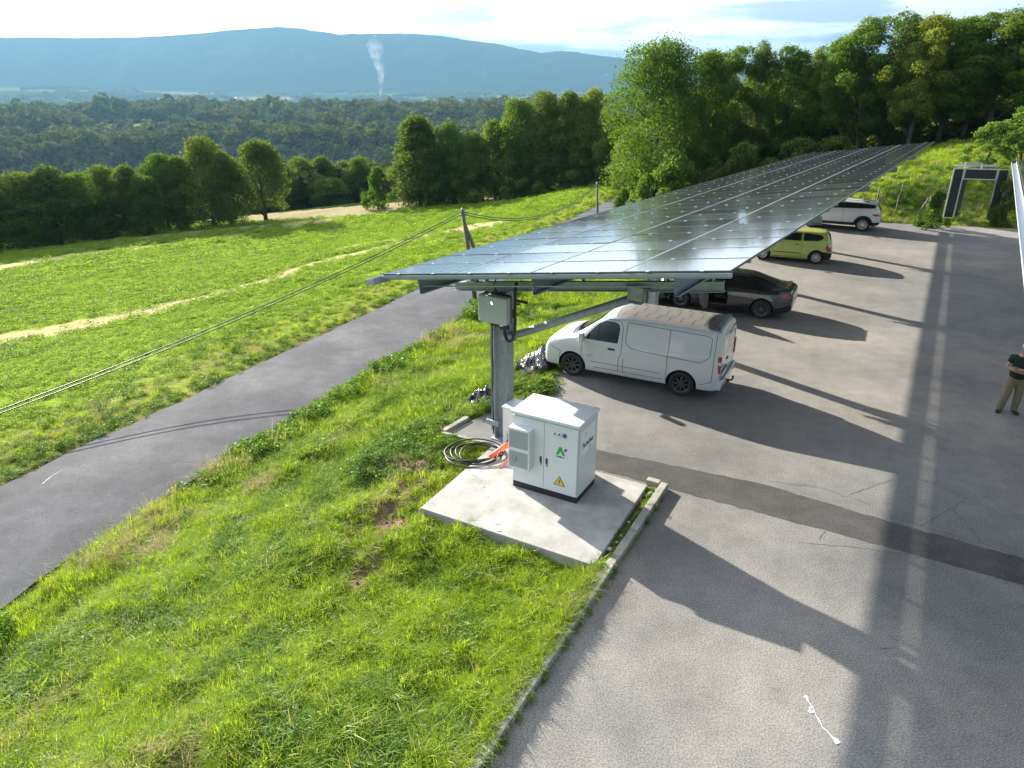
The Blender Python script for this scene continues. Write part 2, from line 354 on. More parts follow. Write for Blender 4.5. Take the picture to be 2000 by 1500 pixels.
# ground colours (what grows there), in world space
G_CROP = np.array([.14, .20, .025]); G_DRY = np.array([.30, .26, .14]); G_VERGE = np.array([.15, .175, .04]); G_SOIL = np.array([.13, .088, .058])
G_BANK = np.array([.09, .12, .025]); G_FOREST = np.array([.018, .032, .01]); G_MEADOW = np.array([.10, .15, .03]); G_HAY = np.array([.23, .20, .115])
def hit_ground(px, py, Dmax=400):
    r = ray(px, py); l = math.hypot(r[0], r[1]); D = np.geomspace(4, Dmax, 500); x = r[0] / l * D; y = r[1] / l * D; z = CH + r[2] / l * D
    g = height(x, y); b = np.nonzero(z < g)[0]; i = max(1, b[0]) if len(b) else len(D) - 1
    a0 = z[i - 1] - g[i - 1]; a1 = z[i] - g[i]; t = a0 / (a0 - a1 + 1e-9) if len(b) else 1; d = D[i - 1] + (D[i] - D[i - 1]) * t
    return np.array([r[0] / l * d, r[1] / l * d, CH + r[2] / l * d])
def px_line(pts):                       # outline given on the ground, heights refined by the terrain
    out = []
    for (x, y) in pts: out.append(hit_ground(x, y)[:2])
    return np.array(out)
DRY = [(px_line([(-250, 735), (0, 664), (120, 645), (230, 622), (335, 598)]), 1.9), (px_line([(335, 598), (480, 562), (600, 520), (760, 478), (935, 440)]), 1.1),
       (px_line([(-300, 600), (0, 522), (160, 496), (330, 477), (460, 462)]), 2.4), (px_line([(-100, 500), (200, 472), (440, 448), (640, 432)]), 2.0), (px_line([(700, 480), (880, 452), (935, 440)]), 2.0)]
STRAWM = px_line([(470, 432), (720, 408), (1235, 352)])
_L1 = np.array([G(*p)[:2] for p in [(-1600, 640, -18), (-500, 520, -17), (0, 465, -16), (240, 443, -14.6), (470, 428, -13), (720, 408, -10.6), (1000, 388, -8.6), (1240, 356, -5.6)]])
def field_edge_d(x, y):                  # >0 : beyond the far edge of the field
    D = np.hypot(x, y); az = np.arctan2(x, y); ea = np.arctan2(_L1[:, 0], _L1[:, 1]); ed = np.hypot(_L1[:, 0], _L1[:, 1])
    return D - np.interp(az, ea, ed)
def hay_w(x, y): az = np.arctan2(x, y); return 9 * sstep(-.38, -.33, az) * (1 - .5 * sstep(-.22, -.12, az)) + 4.5 * sstep(-.12, -.02, az) - 1
def forest_mask(x, y):
    D = np.hypot(x, y); az = np.arctan2(x, y)
    f = (D > 300) & (D < 2050)
    for (a, d, wa, wd) in [(-.46, 1500, .10, 110), (-.30, 1430, .06, 60), (-.27, 1600, .07, 90), (-.17, 1450, .06, 55), (-.47, 640, .05, 30), (-.05, 1540, .05, 80), (.12, 1400, .05, 90)]:
        f &= ((az - a) / wa) ** 2 + ((D - d) / wd) ** 2 > 1
    return f
SOILP = [(*G(a, b)[:2], r) for a, b, r in [(712, 1085, .30), (690, 1110, .22), (835, 1185, .20), (1000, 1350, .22), (985, 1395, .25), (760, 1010, .25), (640, 1260, .15), (930, 1440, .2), (480, 1165, .14)]]
def soil_f(x, y):
    s = np.exp(-((x + 2.2) ** 2 / .8 + (y - 13.5) ** 2 / 2.2)) + .8 * np.exp(-((x + 2.8) ** 2 / .4 + (y - 11.6) ** 2 / .9)) + .8 * np.exp(-(dist_line(x, y, np.array([PB, PC])) / .28) ** 2)
    for a, b, r in SOILP: s = s + .95 * np.exp(-(((x - a) ** 2 + (y - b) ** 2) / r ** 2))
    return s
def ground_colour(x, y):
    D = np.hypot(x, y); off, rz = road_side(x, y); c = np.empty(x.shape + (3,)); n1 = fbm(x * .35, y * .35, 4)
    c[:] = G_CROP; 
    for P, w in DRY:
        d = dist_line(x, y, P); k = (1 - sstep(w * .6, w * 1.5, d + (n1 - .47) * 3.0))[..., None]; c = c * (1 - k) + G_DRY * k
    k = ((1 - sstep(1.2, 4.6, -off - RW / 2 + (n1 - .47) * 5)) * (off < 0))[..., None]; c = c * (1 - k) + G_VERGE * k
    k = ((np.abs(off) < RW / 2 + .32 + (n1 - .5) * .8))[..., None] * .8; c = c * (1 - k) + G_SOIL * k
    bank = (off > 0) & (D < 130); c[bank] = G_BANK
    soil = soil_f(x, y)
    k = np.clip(soil + (n1 - .47) * 1.2, 0, 1)[..., None] * (off > 0)[..., None] * (D < 30)[..., None]; c = c * (1 - k) + G_SOIL * k
    fe = field_edge_d(x, y)
    hay = (fe > -hay_w(x, y)) & (D < 160) & (off < 0); c[hay] = G_HAY
    dk = ((fe > 7) | (D > 150)); c[dk] = G_FOREST
    hill = (off > 0) & (y > 41) & (x > 16) & (D < 75); c[hill] = G_MEADOW
    deep = (off > 0) & (D > 64); c[deep] = G_FOREST
    fm = ~forest_mask(x, y) & (D > 300) & (D < 2100); c[fm] = G_MEADOW * 1.7
    # the plain: a patchwork of fields and woods
    pl = D >= 2050
    gx = np.floor(x / 330 + .35 * np.sin(y / 700)).astype(int); gy = np.floor(y / 520 + .3 * np.sin(x / 500)).astype(int)
    hsh = _NG[(gx * 7 + gy * 13) & 255, (gx * 3 - gy * 5) & 255]; h2 = _NG[(gx * 5 + 31) & 255, (gy * 11 + 7) & 255]
    pc = np.where((hsh < .52)[..., None], G_FOREST * 1.8, np.where((hsh < .8)[..., None], np.array([.09, .13, .045]), np.where((h2 < .5)[..., None], np.array([.16, .15, .08]), np.array([.09, .12, .05]))))
    c = np.where(pl[..., None], pc, c)
    c = np.where((D > 6300)[..., None], G_FOREST, c)
    return c

def polar_grid(angs, rads):
    A, D = np.meshgrid(angs, rads); return np.sin(A) * D, np.cos(A) * D
def grid_faces(nr, nc, wrap=False):
    i = np.arange(nr - 1)[:, None]; j = np.arange(nc if wrap else nc - 1)[None]; a = i * nc + j; b = i * nc + (j + 1) % nc
    return np.stack([a, b, b + nc, a + nc], -1).reshape(-1, 4)
def colour_attr(me, cols):
    at = me.color_attributes.new('ground', 'FLOAT_COLOR', 'POINT'); at.data.foreach_set('color', np.c_[cols.reshape(-1, 3), np.ones(cols.size // 3)].astype(np.float32).ravel())
angs = np.unique(np.r_[np.linspace(-math.pi, -1.0, 60), np.linspace(-1.0, 1.0, 480), np.linspace(1.0, math.pi, 60)])[:-1]
rads = np.r_[.05, np.geomspace(2, 150, 300), np.geomspace(153, 6500, 220), 7500, 9500, 14000]
X, Y = polar_grid(angs, rads); Z = height(X, Y)
me = mesh_from('terrain', np.stack([X, Y, Z], -1).reshape(-1, 3), grid_faces(len(rads), len(angs), True)[:, ::-1].copy(), M['terrain'], smooth=True)
colour_attr(me, ground_colour(X, Y)); tag(link('ground', me), kind='structure')

# mountain range closing the valley
MPX = np.array([(-900, 90), (-500, 84), (-200, 78), (0, 73), (150, 74), (250, 73), (330, 70), (400, 64), (470, 57), (545, 52.5), (572, 54), (620, 62), (660, 68), (720, 67), (800, 66), (870, 72), (960, 85), (1030, 98), (1060, 103), (1090, 99), (1130, 103), (1200, 112), (1300, 122), (1500, 128), (1800, 120), (2000, 112), (2300, 105), (2800, 110)], float)
_maz = np.array([math.atan2(*ray(a, b)[:2]) for a, b in MPX]); _mel = np.array([ray(a, b)[2] / math.hypot(*ray(a, b)[:2]) for a, b in MPX])
ma = np.linspace(-1.15, 1.15, 560); mt = np.r_[-.06, np.linspace(0, 1, 90), np.linspace(1.03, 1.5, 8)]
A_, T_ = np.meshgrid(ma, mt); foot = 7050 + 200 * np.sin(A_ * 9) + 400 * (fbm(A_ * 6, A_ * 0) - .5); crest = 8300
D_ = foot + (crest - foot) * T_; X, Y = np.sin(A_) * D_, np.cos(A_) * D_
zr = CH + np.interp(A_, _maz, _mel) * crest; z0 = -95
prof = np.where(T_ < 1, np.sin(np.clip(T_, 0, 1) * math.pi / 2) ** 1.25, 1 - (T_ - 1) * .8)
fold = (fbm(X / 900, Y / 1500, 4) - .47) * 110 * np.clip(T_ * (1 - T_) * 4, 0, 1) + (fbm(X / 160, Y / 160, 3) - .47) * 55 * np.clip(T_ * 3, 0, 1) * np.clip((1 - T_) * 6, .12, 1)
Z = z0 + (zr - z0) * prof + fold
Z += (_NG[(np.arange(len(ma)) * 7) & 255, 3] - .5)[None] * 7 * (T_ > .9)
mc = np.empty(X.shape + (3,)); mc[:] = (.028, .042, .02); pn = fbm(X / 420, Y / 420, 3); k = ((pn > .56) & (T_ > .2))[..., None]; mc = np.where(k, np.array([.045, .06, .03]), mc)
me = mesh_from('mountain_range', np.stack([X, Y, Z], -1).reshape(-1, 3), grid_faces(len(mt), len(ma))[:, ::-1].copy(), M['terrain'], smooth=True)
colour_attr(me, mc); tag(link('mountains', me), kind='structure')

# parking lot: asphalt sheet, the darker trench repair, cracks
bm = bmesh.new(); f = bm.faces.new([bm.verts.new((p[0], p[1], 0)) for p in LOT])
me = bpy.data.meshes.new('parking_lot'); bm.to_mesh(me); bm.free(); me.materials.append(M['lot']); tag(link('parking_lot', me), kind='structure')
def strip(name, upper, lower, z, m, jit=.03, sub=.15):
    U = polyres(np.array([G(*p)[:2] for p in upper]), sub); Lw = np.array([G(*p)[:2] for p in lower]); d = np.r_[0, np.cumsum(np.linalg.norm(np.diff(Lw, axis=0), axis=1))]
    t = np.linspace(0, d[-1], len(U)); Lw = np.stack([np.interp(t, d, Lw[:, k]) for k in (0, 1)], 1)
    U = U + rng.normal(0, jit, U.shape); Lw = Lw + rng.normal(0, jit, Lw.shape); n = len(U)
    V = np.c_[np.r_[U, Lw], np.full(2 * n, z)]; F = [(i, n + i, n + i + 1, i + 1) for i in range(n - 1)]
    return link(name, mesh_from(name, V, F, m))
tag(strip('asphalt_patch', [(1090, 868), (1168, 879), (1300, 906), (1500, 948), (1700, 1008), (2000, 1091), (2300, 1180)], [(1090, 900), (1190, 922), (1310, 956), (1480, 1001), (1700, 1060), (2000, 1143), (2300, 1240)], .004, M['patch'], jit=.012), kind='structure')
M['crack'] = mat('crack', (.06, .055, .05), .9)
def crack(pts, w=.012, z=.0045):
    P = polyres(np.array([G(*p)[:2] for p in pts]), .08); P[1:-1] += rng.normal(0, .012, P[1:-1].shape); t = np.gradient(P, axis=0); t /= np.linalg.norm(t, axis=1)[:, None]
    nn = np.stack([-t[:, 1], t[:, 0]], 1) * (w * (.4 + .6 * rng.random(len(P))))[:, None] / 2; n = len(P)
    return np.c_[np.r_[P + nn, P - nn], np.full(2 * n, z)], [(i, n + i, n + i + 1, i + 1) for i in range(n - 1)]
VV = []; FF = []
for pts in ([(1660, 966), (1720, 945), (1745, 938)], [(1800, 1028), (1850, 998), (1890, 972)], [(1860, 995), (1895, 1030), (1915, 1060)], [(1600, 1055), (1603, 1045), (1612, 1037)], [(1560, 1060), (1700, 1072), (1800, 1090)],
            [(1840, 1150), (1872, 1152)], [(1720, 1268), (1745, 1265)], [(1500, 940), (1600, 952), (1700, 985)], [(1740, 1010), (1860, 1045), (1990, 1085)]):
    v, f = crack(pts); FF += [tuple(i + len(VV) for i in q) for q in f]; VV += [tuple(q) for q in v]
tag(link('asphalt_cracks', mesh_from('asphalt_cracks', VV, FF, M['crack'])), kind='stuff')
# road
n = len(RLs); cols = 9; V = []
for i in range(n):
    for k in range(cols):
        t = k / (cols - 1); p = RLs[i, :2] + RN[i] * RW * t; e = 0
        if k in (0, cols - 1): p = p + RN[i] * rng.normal(0, .05)
        V.append((p[0], p[1], RLs[i, 2] + .02 + .05 * math.sin(math.pi * t)))
tag(link('road', mesh_from('road', np.array(V), grid_faces(n, cols)[:, ::-1].copy(), M['road'], smooth=True)), kind='structure')

# faint chalk line on the road, white paint splash on the lot
M['paint'] = mat('white paint', (.7, .72, .74), .6, var=.12, vscale=30)
def blob(cx, cy, r, z=.006, n=18, j=.35): 
    return [(cx + r * (1 + random.uniform(-j, j)) * math.cos(a), cy + r * (1 + random.uniform(-j, j)) * math.sin(a), z) for a in [2 * math.pi * k / n for k in range(n)]]
po = tag(bpy.data.objects.new('paint_mark', None), 'white splashed paint line with blobs on the asphalt in the foreground', 'paint mark'); C.objects.link(po)
for (px, py, r) in ((1575, 1362, .03), (1577, 1368, .018), (1584, 1390, .032), (1582, 1383, .02), (1635, 1449, .036), (1631, 1444, .024), (1600, 1410, .008)):
    c = G(px, py); m = MB(); m.b.faces.new([m.b.verts.new(v) for v in blob(c[0], c[1], r, .006 + random.uniform(0, .0015))]); m.build('paint_blob', M['paint'], po)
v, f = crack([(1575, 1362), (1590, 1392), (1607, 1420), (1628, 1443)], .013, .0062); link('paint_line', mesh_from('paint_line', v, f, M['paint']), po)

# kerb stones along the lot edge, short return at the slab
def kerb_run(parent, a, b, ln=1.0, w=.15, top=.13, mname='kerb', nm='kerb_stone'):
    a = np.array(a, float); b = np.array(b, float); d = b - a; Ld = np.linalg.norm(d); d /= Ld; n = max(1, round(Ld / ln)); s = Ld / n
    for i in range(n):
        c = a + d * s * (i + .5); m = MB(); m.box((0, 0, 0), (s - .012, w, top + .25), bev=.015, seg=2)
        o = m.build(nm, M[mname], parent); o.location = (c[0], c[1], (top - .25) / 2 + random.uniform(-.008, .006)); o.rotation_euler = (random.uniform(-.01, .01), random.uniform(-.006, .006), math.atan2(d[1], d[0]) + random.uniform(-.006, .006))
kb = thing('kerb', 'long grey concrete kerb between the grass bank and the asphalt in the foreground', 'kerb')
kerb_run(kb, KA - KDIR * 6 + KN * .075, KB + KN * .075, .98)
kerb_run(kb, KB + KN * .17, KB + KN * .46, .3)
eg = thing('edging', 'short L shaped concrete edging beside the coiled cables and the steel post', 'edging')
E0 = np.array([-1.66, 15.02]); kerb_run(eg, E0, PD + np.array([-.1, .12]), 1.4, .09, .07); kerb_run(eg, E0 + (.02, .05), (-1.1, 15.85), 1.2, .13, .08)

# concrete slab
m = MB(); m.prism([PA, PB, PC, PD], -.35, .1); bmesh.ops.bevel(m.b, geom=[e for e in m.b.edges if min(v.co.z for v in e.verts) > 0], offset=.012, segments=2, affect='EDGES')
slab = tag(m.build('concrete_slab', M['concrete']), 'pale square concrete slab carrying the white cabinet', 'slab')
M['stain'] = mat('slab hole', (.12, .115, .105), .9)
m = MB()
for (px, py) in [(922, 929), (930, 930), (938, 942), (945, 952), (955, 970), (959, 983), (960, 996), (966, 1015), (971, 1024), (974, 1038), (1012, 956), (1160, 982), (940, 939), (952, 973), (968, 1025), (975, 1024), (978, 1038), (970, 1038)]:
    c = G(px + random.uniform(-2, 2), py, .1); m.b.faces.new([m.b.verts.new(v) for v in blob(c[0], c[1], random.uniform(.010, .02), .1035 + random.uniform(0, .0006), 9)])
m.build('drill_marks', M['stain'], slab)['kind'] = 'stuff'

# ------------------------------------------------------------------ foliage
M['leaf_a'] = leaf_mat('leaf maple', (.035, .088, .012), (.12, .20, .020), .48)
M['leaf_b'] = leaf_mat('leaf oak', (.042, .086, .016), (.15, .205, .032), .45)
M['leaf_c'] = leaf_mat('leaf yellowish', (.08, .135, .015), (.22, .25, .03), .5)
M['leaf_d'] = leaf_mat('leaf robinia', (.06, .13, .02), (.14, .24, .04), .5)
M['grass'] = leaf_mat('grass blades', (.13, .24, .014), (.32, .41, .03), .5, .4)
M['grass2'] = leaf_mat('grass dark', (.055, .13, .016), (.14, .24, .025), .45, .4)
M['straw'] = leaf_mat('dry grass', (.26, .23, .11), (.42, .37, .2), .35, .6)
M['crop'] = leaf_mat('clover crop', (.115, .215, .016), (.23, .335, .028), .5)
M['wildflower'] = leaf_mat('wild flowers', (.45, .38, .03), (.5, .42, .06), .3)
M['far_leaf'] = leaf_mat('far woodland', (.045, .07, .02), (.15, .18, .05), .25, gl=0.)
M['pale_leaf'] = leaf_mat('pale blossom', (.30, .33, .27), (.42, .44, .38), .3)

def leaves(cent, norm, size, asp=.6, jit=.8, rs=rng):
    """one small folded quad per point; cent (n,3), norm (n,3), size (n,)"""
    n = len(cent); nn = norm + rs.normal(0, jit, (n, 3)); nn /= np.linalg.norm(nn, axis=1)[:, None] + 1e-9
    a = rs.normal(size=(n, 3)); u = np.cross(nn, a); u /= np.linalg.norm(u, axis=1)[:, None] + 1e-9; v = np.cross(nn, u)
    s = size[:, None]; fold = nn * s * .18
    P = np.stack([cent - u * s, cent - v * s * asp + fold, cent + u * s, cent + v * s * asp - fold * .3], 1).reshape(-1, 3)
    return P, np.arange(4 * n).reshape(n, 4)

def crown_mesh(name, h, w, base, nb, leafn, lsize, m, seed, shape='oval', blob=(.9, 1.5)):
    """lumpy crown: nb leaf clumps over an uneven envelope, leafn leaves in total; returns mesh and clump centres"""
    rs = np.random.default_rng(seed); cents = []; rad = []
    hc = h - base
    for i in range(nb):
        t = rs.random() ** .85; a = rs.random() * 2 * math.pi
        if shape == 'oval': prof = math.sin(math.pi * (.24 + .71 * t)) ** .5
        elif shape == 'cone': prof = (1 - t * .93) ** .62 * (.72 + .28 * min(1, t * 5))
        elif shape == 'broad': prof = math.sin(math.pi * (.16 + .80 * t)) ** .45
        elif shape == 'open': prof = math.sin(math.pi * (.22 + .74 * t)) ** .5
        else: prof = (1 - t * t) ** .5
        lob = 1 + (.10 if shape == 'oval' else .22) * math.sin(a * 3 + seed) * math.sin(t * 5 + seed * 2) + rs.normal(0, .07)
        rr = w / 2 * prof * lob * (rs.random() ** .38 if shape != 'open' else rs.random() ** .5)
        r = rs.uniform(*blob) * (w / 9); rr = max(0, rr - r * .45)
        cents.append((rr * math.cos(a), rr * math.sin(a), base + hc * t * .95 + r * .15)); rad.append(r)
    cents = np.array(cents); rad = np.array(rad)
    k = rs.choice(nb, leafn, p=rad ** 2 / (rad ** 2).sum())
    d = rs.normal(size=(leafn, 3)); d[:, 2] += .35; d /= np.linalg.norm(d, axis=1)[:, None]
    rr = rad[k] * (.55 + .5 * rs.random(leafn) ** .6); sq = np.array([1, 1, .72])
    P = cents[k] + d * rr[:, None] * sq
    out = rs.random(leafn) < .06; P[out] += d[out] * rad[k][out][:, None] * .35
    V, F = leaves(P, d * .9, lsize * (.6 + .8 * rs.random(leafn)), rs=rs)
    return mesh_from(name, V, F, m), cents, rad
def trunk_mesh(name, h, base, cents, seed, r0=.28, nl=16, fork=.35):
    rs = np.random.default_rng(seed + 99); m = MB(); top = base + (h - base) * .62
    pts = [(0, 0, -.6)] + [(rs.normal(0, .06) * i, rs.normal(0, .06) * i, top * i / 6) for i in range(1, 7)]
    m.tube(pts, [r0 * 1.35, r0, r0 * .9, r0 * .75, r0 * .55, r0 * .4, r0 * .2], 8)
    P = np.array(pts)
    for c in cents[rs.choice(len(cents), min(nl, len(cents)), replace=False)]:
        z = max(base * .5, c[2] - (abs(c[0]) + abs(c[1])) * .7 - .6); z = min(z, top * .95)
        s = np.array([np.interp(z, P[:, 2], P[:, k]) for k in range(3)]); s[2] = z; mid = (s + c) / 2 + [0, 0, .25]; r = r0 * .42 * (1 - z / (h * 1.2))
        m.tube([s, mid * .6 + s * .4, mid, c], [r, r * .8, r * .6, r * .2], 5)
    return m.mesh(name, M['bark'])
PROTO = {}
def proto(key, h, w, base, nb, ln, ls, m, seed, shape, blob=(.9, 1.5), r0=.28, nl=16):
    me, c, r = crown_mesh('crown_' + key, h, w, base, nb, ln, ls, M[m], seed, shape, blob)
    PROTO[key] = (me, trunk_mesh('trunk_' + key, h, base, c, seed, r0, nl), h, w)
proto('oval1', 14, 9, .6, 130, 24000, .15, 'leaf_b', 21, 'oval', (1.0, 1.8))
proto('oval2', 14, 8, .6, 120, 24000, .15, 'leaf_b', 22, 'oval', (1.0, 1.8))
proto('oval3', 13, 9, .4, 90, 22000, .15, 'leaf_a', 3, 'oval', (1.1, 1.9))
proto('cone1', 14, 10, .2, 170, 26000, .17, 'leaf_b', 4, 'cone')
proto('lone', 13, 9.5, 2.0, 150, 24000, .14, 'leaf_b', 25, 'oval', (.8, 1.4), .3)
proto('broad1', 14, 11, 2.0, 110, 44000, .10, 'leaf_a', 6, 'broad', (.8, 1.5), .34, 26)
proto('broad2', 14, 10, 2.5, 80, 34000, .10, 'leaf_a', 7, 'open', (.7, 1.3), .3, 28)
proto('open1', 15, 9, 3.0, 66, 30000, .095, 'leaf_a', 8, 'open', (.7, 1.2), .26, 30)
proto('open2', 15, 9, 3.0, 70, 30000, .095, 'leaf_b', 9, 'open', (.7, 1.25), .26, 30)
proto('gold', 14, 9, 3.0, 62, 29000, .10, 'leaf_c', 10, 'open', (.7, 1.3), .26, 26)
proto('bush', 4, 5, .0, 34, 7000, .10, 'leaf_a', 11, 'dome', (.8, 1.3), .08, 8)
proto('bush2', 4, 5, .0, 34, 7000, .11, 'leaf_b', 12, 'dome', (.8, 1.3), .08, 8)
proto('robinia', 6, 5, .8, 44, 9000, .085, 'leaf_d', 13, 'open', (.5, .95), .09, 22)

LBL = {}
def tree(kind, px, top, D, wpx, label, group=None, name='broadleaf_tree', cat='tree', flip=None, sink=.2, top_h=None):
    r = ray(px, top); k = D / math.hypot(r[0], r[1]); x, y, zt = r[0] * k, r[1] * k, CH + r[2] * k
    zg = H1(x, y) - sink; cm, tm, h, w = PROTO[kind]; H_ = max(1.5, zt - zg)
    depth = D * math.cos(TH) * 1.02; Wd = wpx * depth / FPX / math.cos(math.atan2(x, y)) 
    o = thing(name, label, cat, (x, y, zg), random.uniform(0, 6.28) if flip is None else flip, group)
    sx = Wd / w
    for nm, me in (('trunk', tm), ('crown', cm)):
        c = link(nm, me, o); c.scale = (sx, sx, H_ / h)
    return o

# hedgerow along the far edge of the field, left to right
GL = 'trees along the left far edge of the field'
ORD = ['first', 'second', 'third', 'fourth', 'fifth', 'sixth', 'seventh', 'eighth']
for i, (px, top, D, w, k) in enumerate([(22, 343, 122, 96, 'oval1'), (84, 329, 121, 100, 'oval2'), (140, 342, 120, 92, 'oval3'), (196, 329, 124, 100, 'oval1'), (240, 326, 121, 84, 'oval2'), (276, 346, 118, 70, 'oval3')]):
    tree(k, px, top, D, w * .86, ORD[i] + ' rounded tree from the left picture edge in the hedgerow beyond the field', GL)
for px, top, D, w, k in [(-60, 340, 124, 110, 'oval3'), (-140, 335, 127, 120, 'oval1'), (52, 392, 120, 80, 'oval3'), (168, 395, 120, 70, 'oval2')]:
    tree(k, px, top, D, w, 'low dark filler tree in front of or beside the left hedgerow', 'low filler trees of the left hedgerow')
tree('oval3', 303, 304, 122, 74, 'light green upright tree left of the tall twin topped hedgerow tree', name='upright_tree')
tree('oval2', 340, 309, 120, 66, 'narrow tree against the left side of the tall twin topped tree', name='upright_tree')
tree('oval1', 392, 273, 119, 92, 'tallest oval tree of the left hedgerow with a twin rounded top', name='oval_tree')
tree('oval2', 432, 300, 117, 72, 'slimmer dark oval tree touching the right side of the tallest hedgerow tree', name='oval_tree')
tree('lone', 499, 279, 117, 108, 'lone round tree with its bare trunk showing beside the dry hay strip', name='lone_tree')
GR = 'trees behind the lone round tree'
for i, (px, top, D, w, k) in enumerate([(545, 318, 150, 60, 'oval3'), (585, 312, 152, 80, 'oval1'), (628, 308, 150, 74, 'oval2'), (668, 318, 152, 66, 'oval1'), (700, 310, 148, 60, 'oval3'), (560, 350, 146, 60, 'oval2'), (640, 350, 144, 80, 'oval3')]):
    tree(k, px, top, D, w, (ORD[i] + ' tree right of the lone round tree in the far row') if i < 5 else ['lower tree just right behind the lone round tree', 'low broad tree in the far row left of the loose bushy tree'][i - 5], GR)
tree('bush', 733, 330, 113, 66, 'loose light green bushy tree at the left foot of the pyramid tree', name='bushy_tree')
tree('cone1', 812, 230, 113, 150, 'broad pyramid shaped dark tree standing at the corner of the field', name='pyramid_tree')
tree('oval3', 880, 244, 112, 86, 'pointed light topped tree just right of the pyramid shaped tree')
tree('oval1', 925, 262, 110, 78, 'low dark tree in the dip right of the pyramid shaped tree')
tree('oval2', 966, 238, 110, 84, 'narrow dark tree rising out of the dip before the tall wood')
tree('oval3', 1012, 198, 108, 92, 'tall light edged tree where the dark wood right of the dip begins')
tree('oval1', 1068, 186, 108, 104, 'tall domed tree in the middle of the dark wood above the second wooden pole')
tree('oval2', 1116, 184, 106, 96, 'dense dark tree in the wood between two domed trees left of the lane end')
tree('oval1', 1160, 181, 105, 98, 'domed tree with brownish green top left of the lane end')
tree('oval2', 1208, 230, 100, 84, 'lower dark tree closing the wood beside the lane end')
GS = 'dark filling trees low in the wood left of the lane'
for px, top, D, w, k in [(860, 320, 111, 90, 'bush2'), (930, 320, 108, 90, 'bush2'), (1000, 310, 106, 100, 'bush2'), (1070, 305, 105, 100, 'bush2'), (1130, 300, 103, 90, 'bush2'), (1190, 295, 101, 90, 'bush2'), (1236, 290, 98, 70, 'bush2'), (1110, 240, 118, 100, 'oval1'), (1040, 240, 118, 90, 'oval2'), (960, 280, 118, 90, 'oval1'), (1185, 235, 116, 90, 'oval1')]:
    tree(k, px, top, D, w, 'dark undergrowth tree low inside the wood left of the lane', GS)

# the tall wood behind the parking lot
tree('broad1', 1296, 90, 70, 212, 'big bright green maple leaning over the lane at the left end of the wood', name='maple_tree')
tree('bush', 1318, 300, 63, 130, 'bright green round bush at the foot of the big maple beside the lane', name='lane_bush', cat='bush')
tree('broad2', 1384, 108, 72, 130, 'dark green tree directly right of the big bright maple')
tree('open1', 1445, 84, 74, 120, 'tree with feathery top, third from the left in the tall wood')
tree('open2', 1494, 82, 74, 100, 'slim tree with a thin spiky top left of the middle of the tall wood')
tree('open1', 1556, 84, 73, 116, 'tree with a low rounded top in the middle of the tall wood')
tree('open2', 1606, 92, 75, 106, 'dark branching tree mid wood behind the far end of the solar roof')
tree('open1', 1652, 66, 74, 112, 'airy tree left of the tallest crown of the wood')
tree('open1', 1720, 28, 72, 142, 'airy tall tree with sky showing through, left of the yellowish crown')
tree('open2', 1770, 24, 74, 130, 'tallest dark tree of the wood behind the far tip of the solar roof')
tree('gold', 1826, 34, 70, 116, 'yellowish green tree standing out from the dark wood')
tree('broad2', 1884, 42, 72, 130, 'dark green tree between the yellowish tree and the right edge trees')
tree('open1', 1936, 20, 72, 120, 'tall light green tree near the right edge of the wood')
tree('open2', 1990, 18, 71, 130, 'tall tree at the very right edge of the wood')
tree('open1', 2070, 10, 70, 150, 'tall tree cut off by the right edge of the wood')
GW = 'undergrowth and rear trees of the tall wood'
for px, top, D, w, k in [(1240, 250, 84, 90, 'oval1'), (1340, 190, 84, 150, 'oval1'), (1420, 150, 86, 140, 'oval2'), (1510, 140, 86, 140, 'oval1'), (1600, 140, 88, 150, 'oval2'), (1690, 110, 86, 150, 'oval1'), (1780, 100, 86, 150, 'oval2'), (1870, 100, 84, 150, 'oval1'), (1960, 90, 84, 150, 'oval2'), (2050, 90, 82, 150, 'oval1'),
                         (1400, 250, 74, 120, 'bush2'), (1470, 255, 74, 120, 'bush2'), (1540, 245, 75, 120, 'bush2'), (1610, 240, 75, 130, 'bush2'), (1690, 232, 75, 130, 'bush2'), (1770, 220, 75, 130, 'bush2'), (1850, 205, 76, 130, 'bush2'), (1925, 195, 76, 130, 'bush2'), (2000, 185, 76, 130, 'bush2'), (1370, 280, 68, 110, 'bush2'), (1560, 275, 68, 110, 'bush2'), (1640, 270, 69, 110, 'bush2'), (1450, 285, 66, 100, 'bush2')]:
    tree(k, px, top, D, w, 'dark undergrowth or rear tree in the shade of the tall wood', GW)
tree('bush', 1834, 378, 47.5, 52, 'small loose leafy bush growing against the left side of the black panel stand', name='small_bush', cat='bush', sink=.1)
tree('robinia', 1956, 236, 56, 80, 'light green feathery young tree on the grassy hill above the black panel stand', name='young_tree')
tree('robinia', 2022, 205, 58, 90, 'light green young tree cut by the right edge on the grassy hill', name='young_tree')
tree('bush2', 1985, 332, 50, 40, 'dark bush behind the right side of the black panel stand', name='small_bush', cat='bush')
tree('bush', 1262, 345, 60, 80, 'low weedy bush on the lane verge beside the solar roof edge', name='verge_bush', cat='bush', sink=.5)
tree('bush', 1215, 374, 54, 66, 'smaller weedy bush on the lane verge nearest the solar roof edge', name='verge_bush', cat='bush', sink=.5)

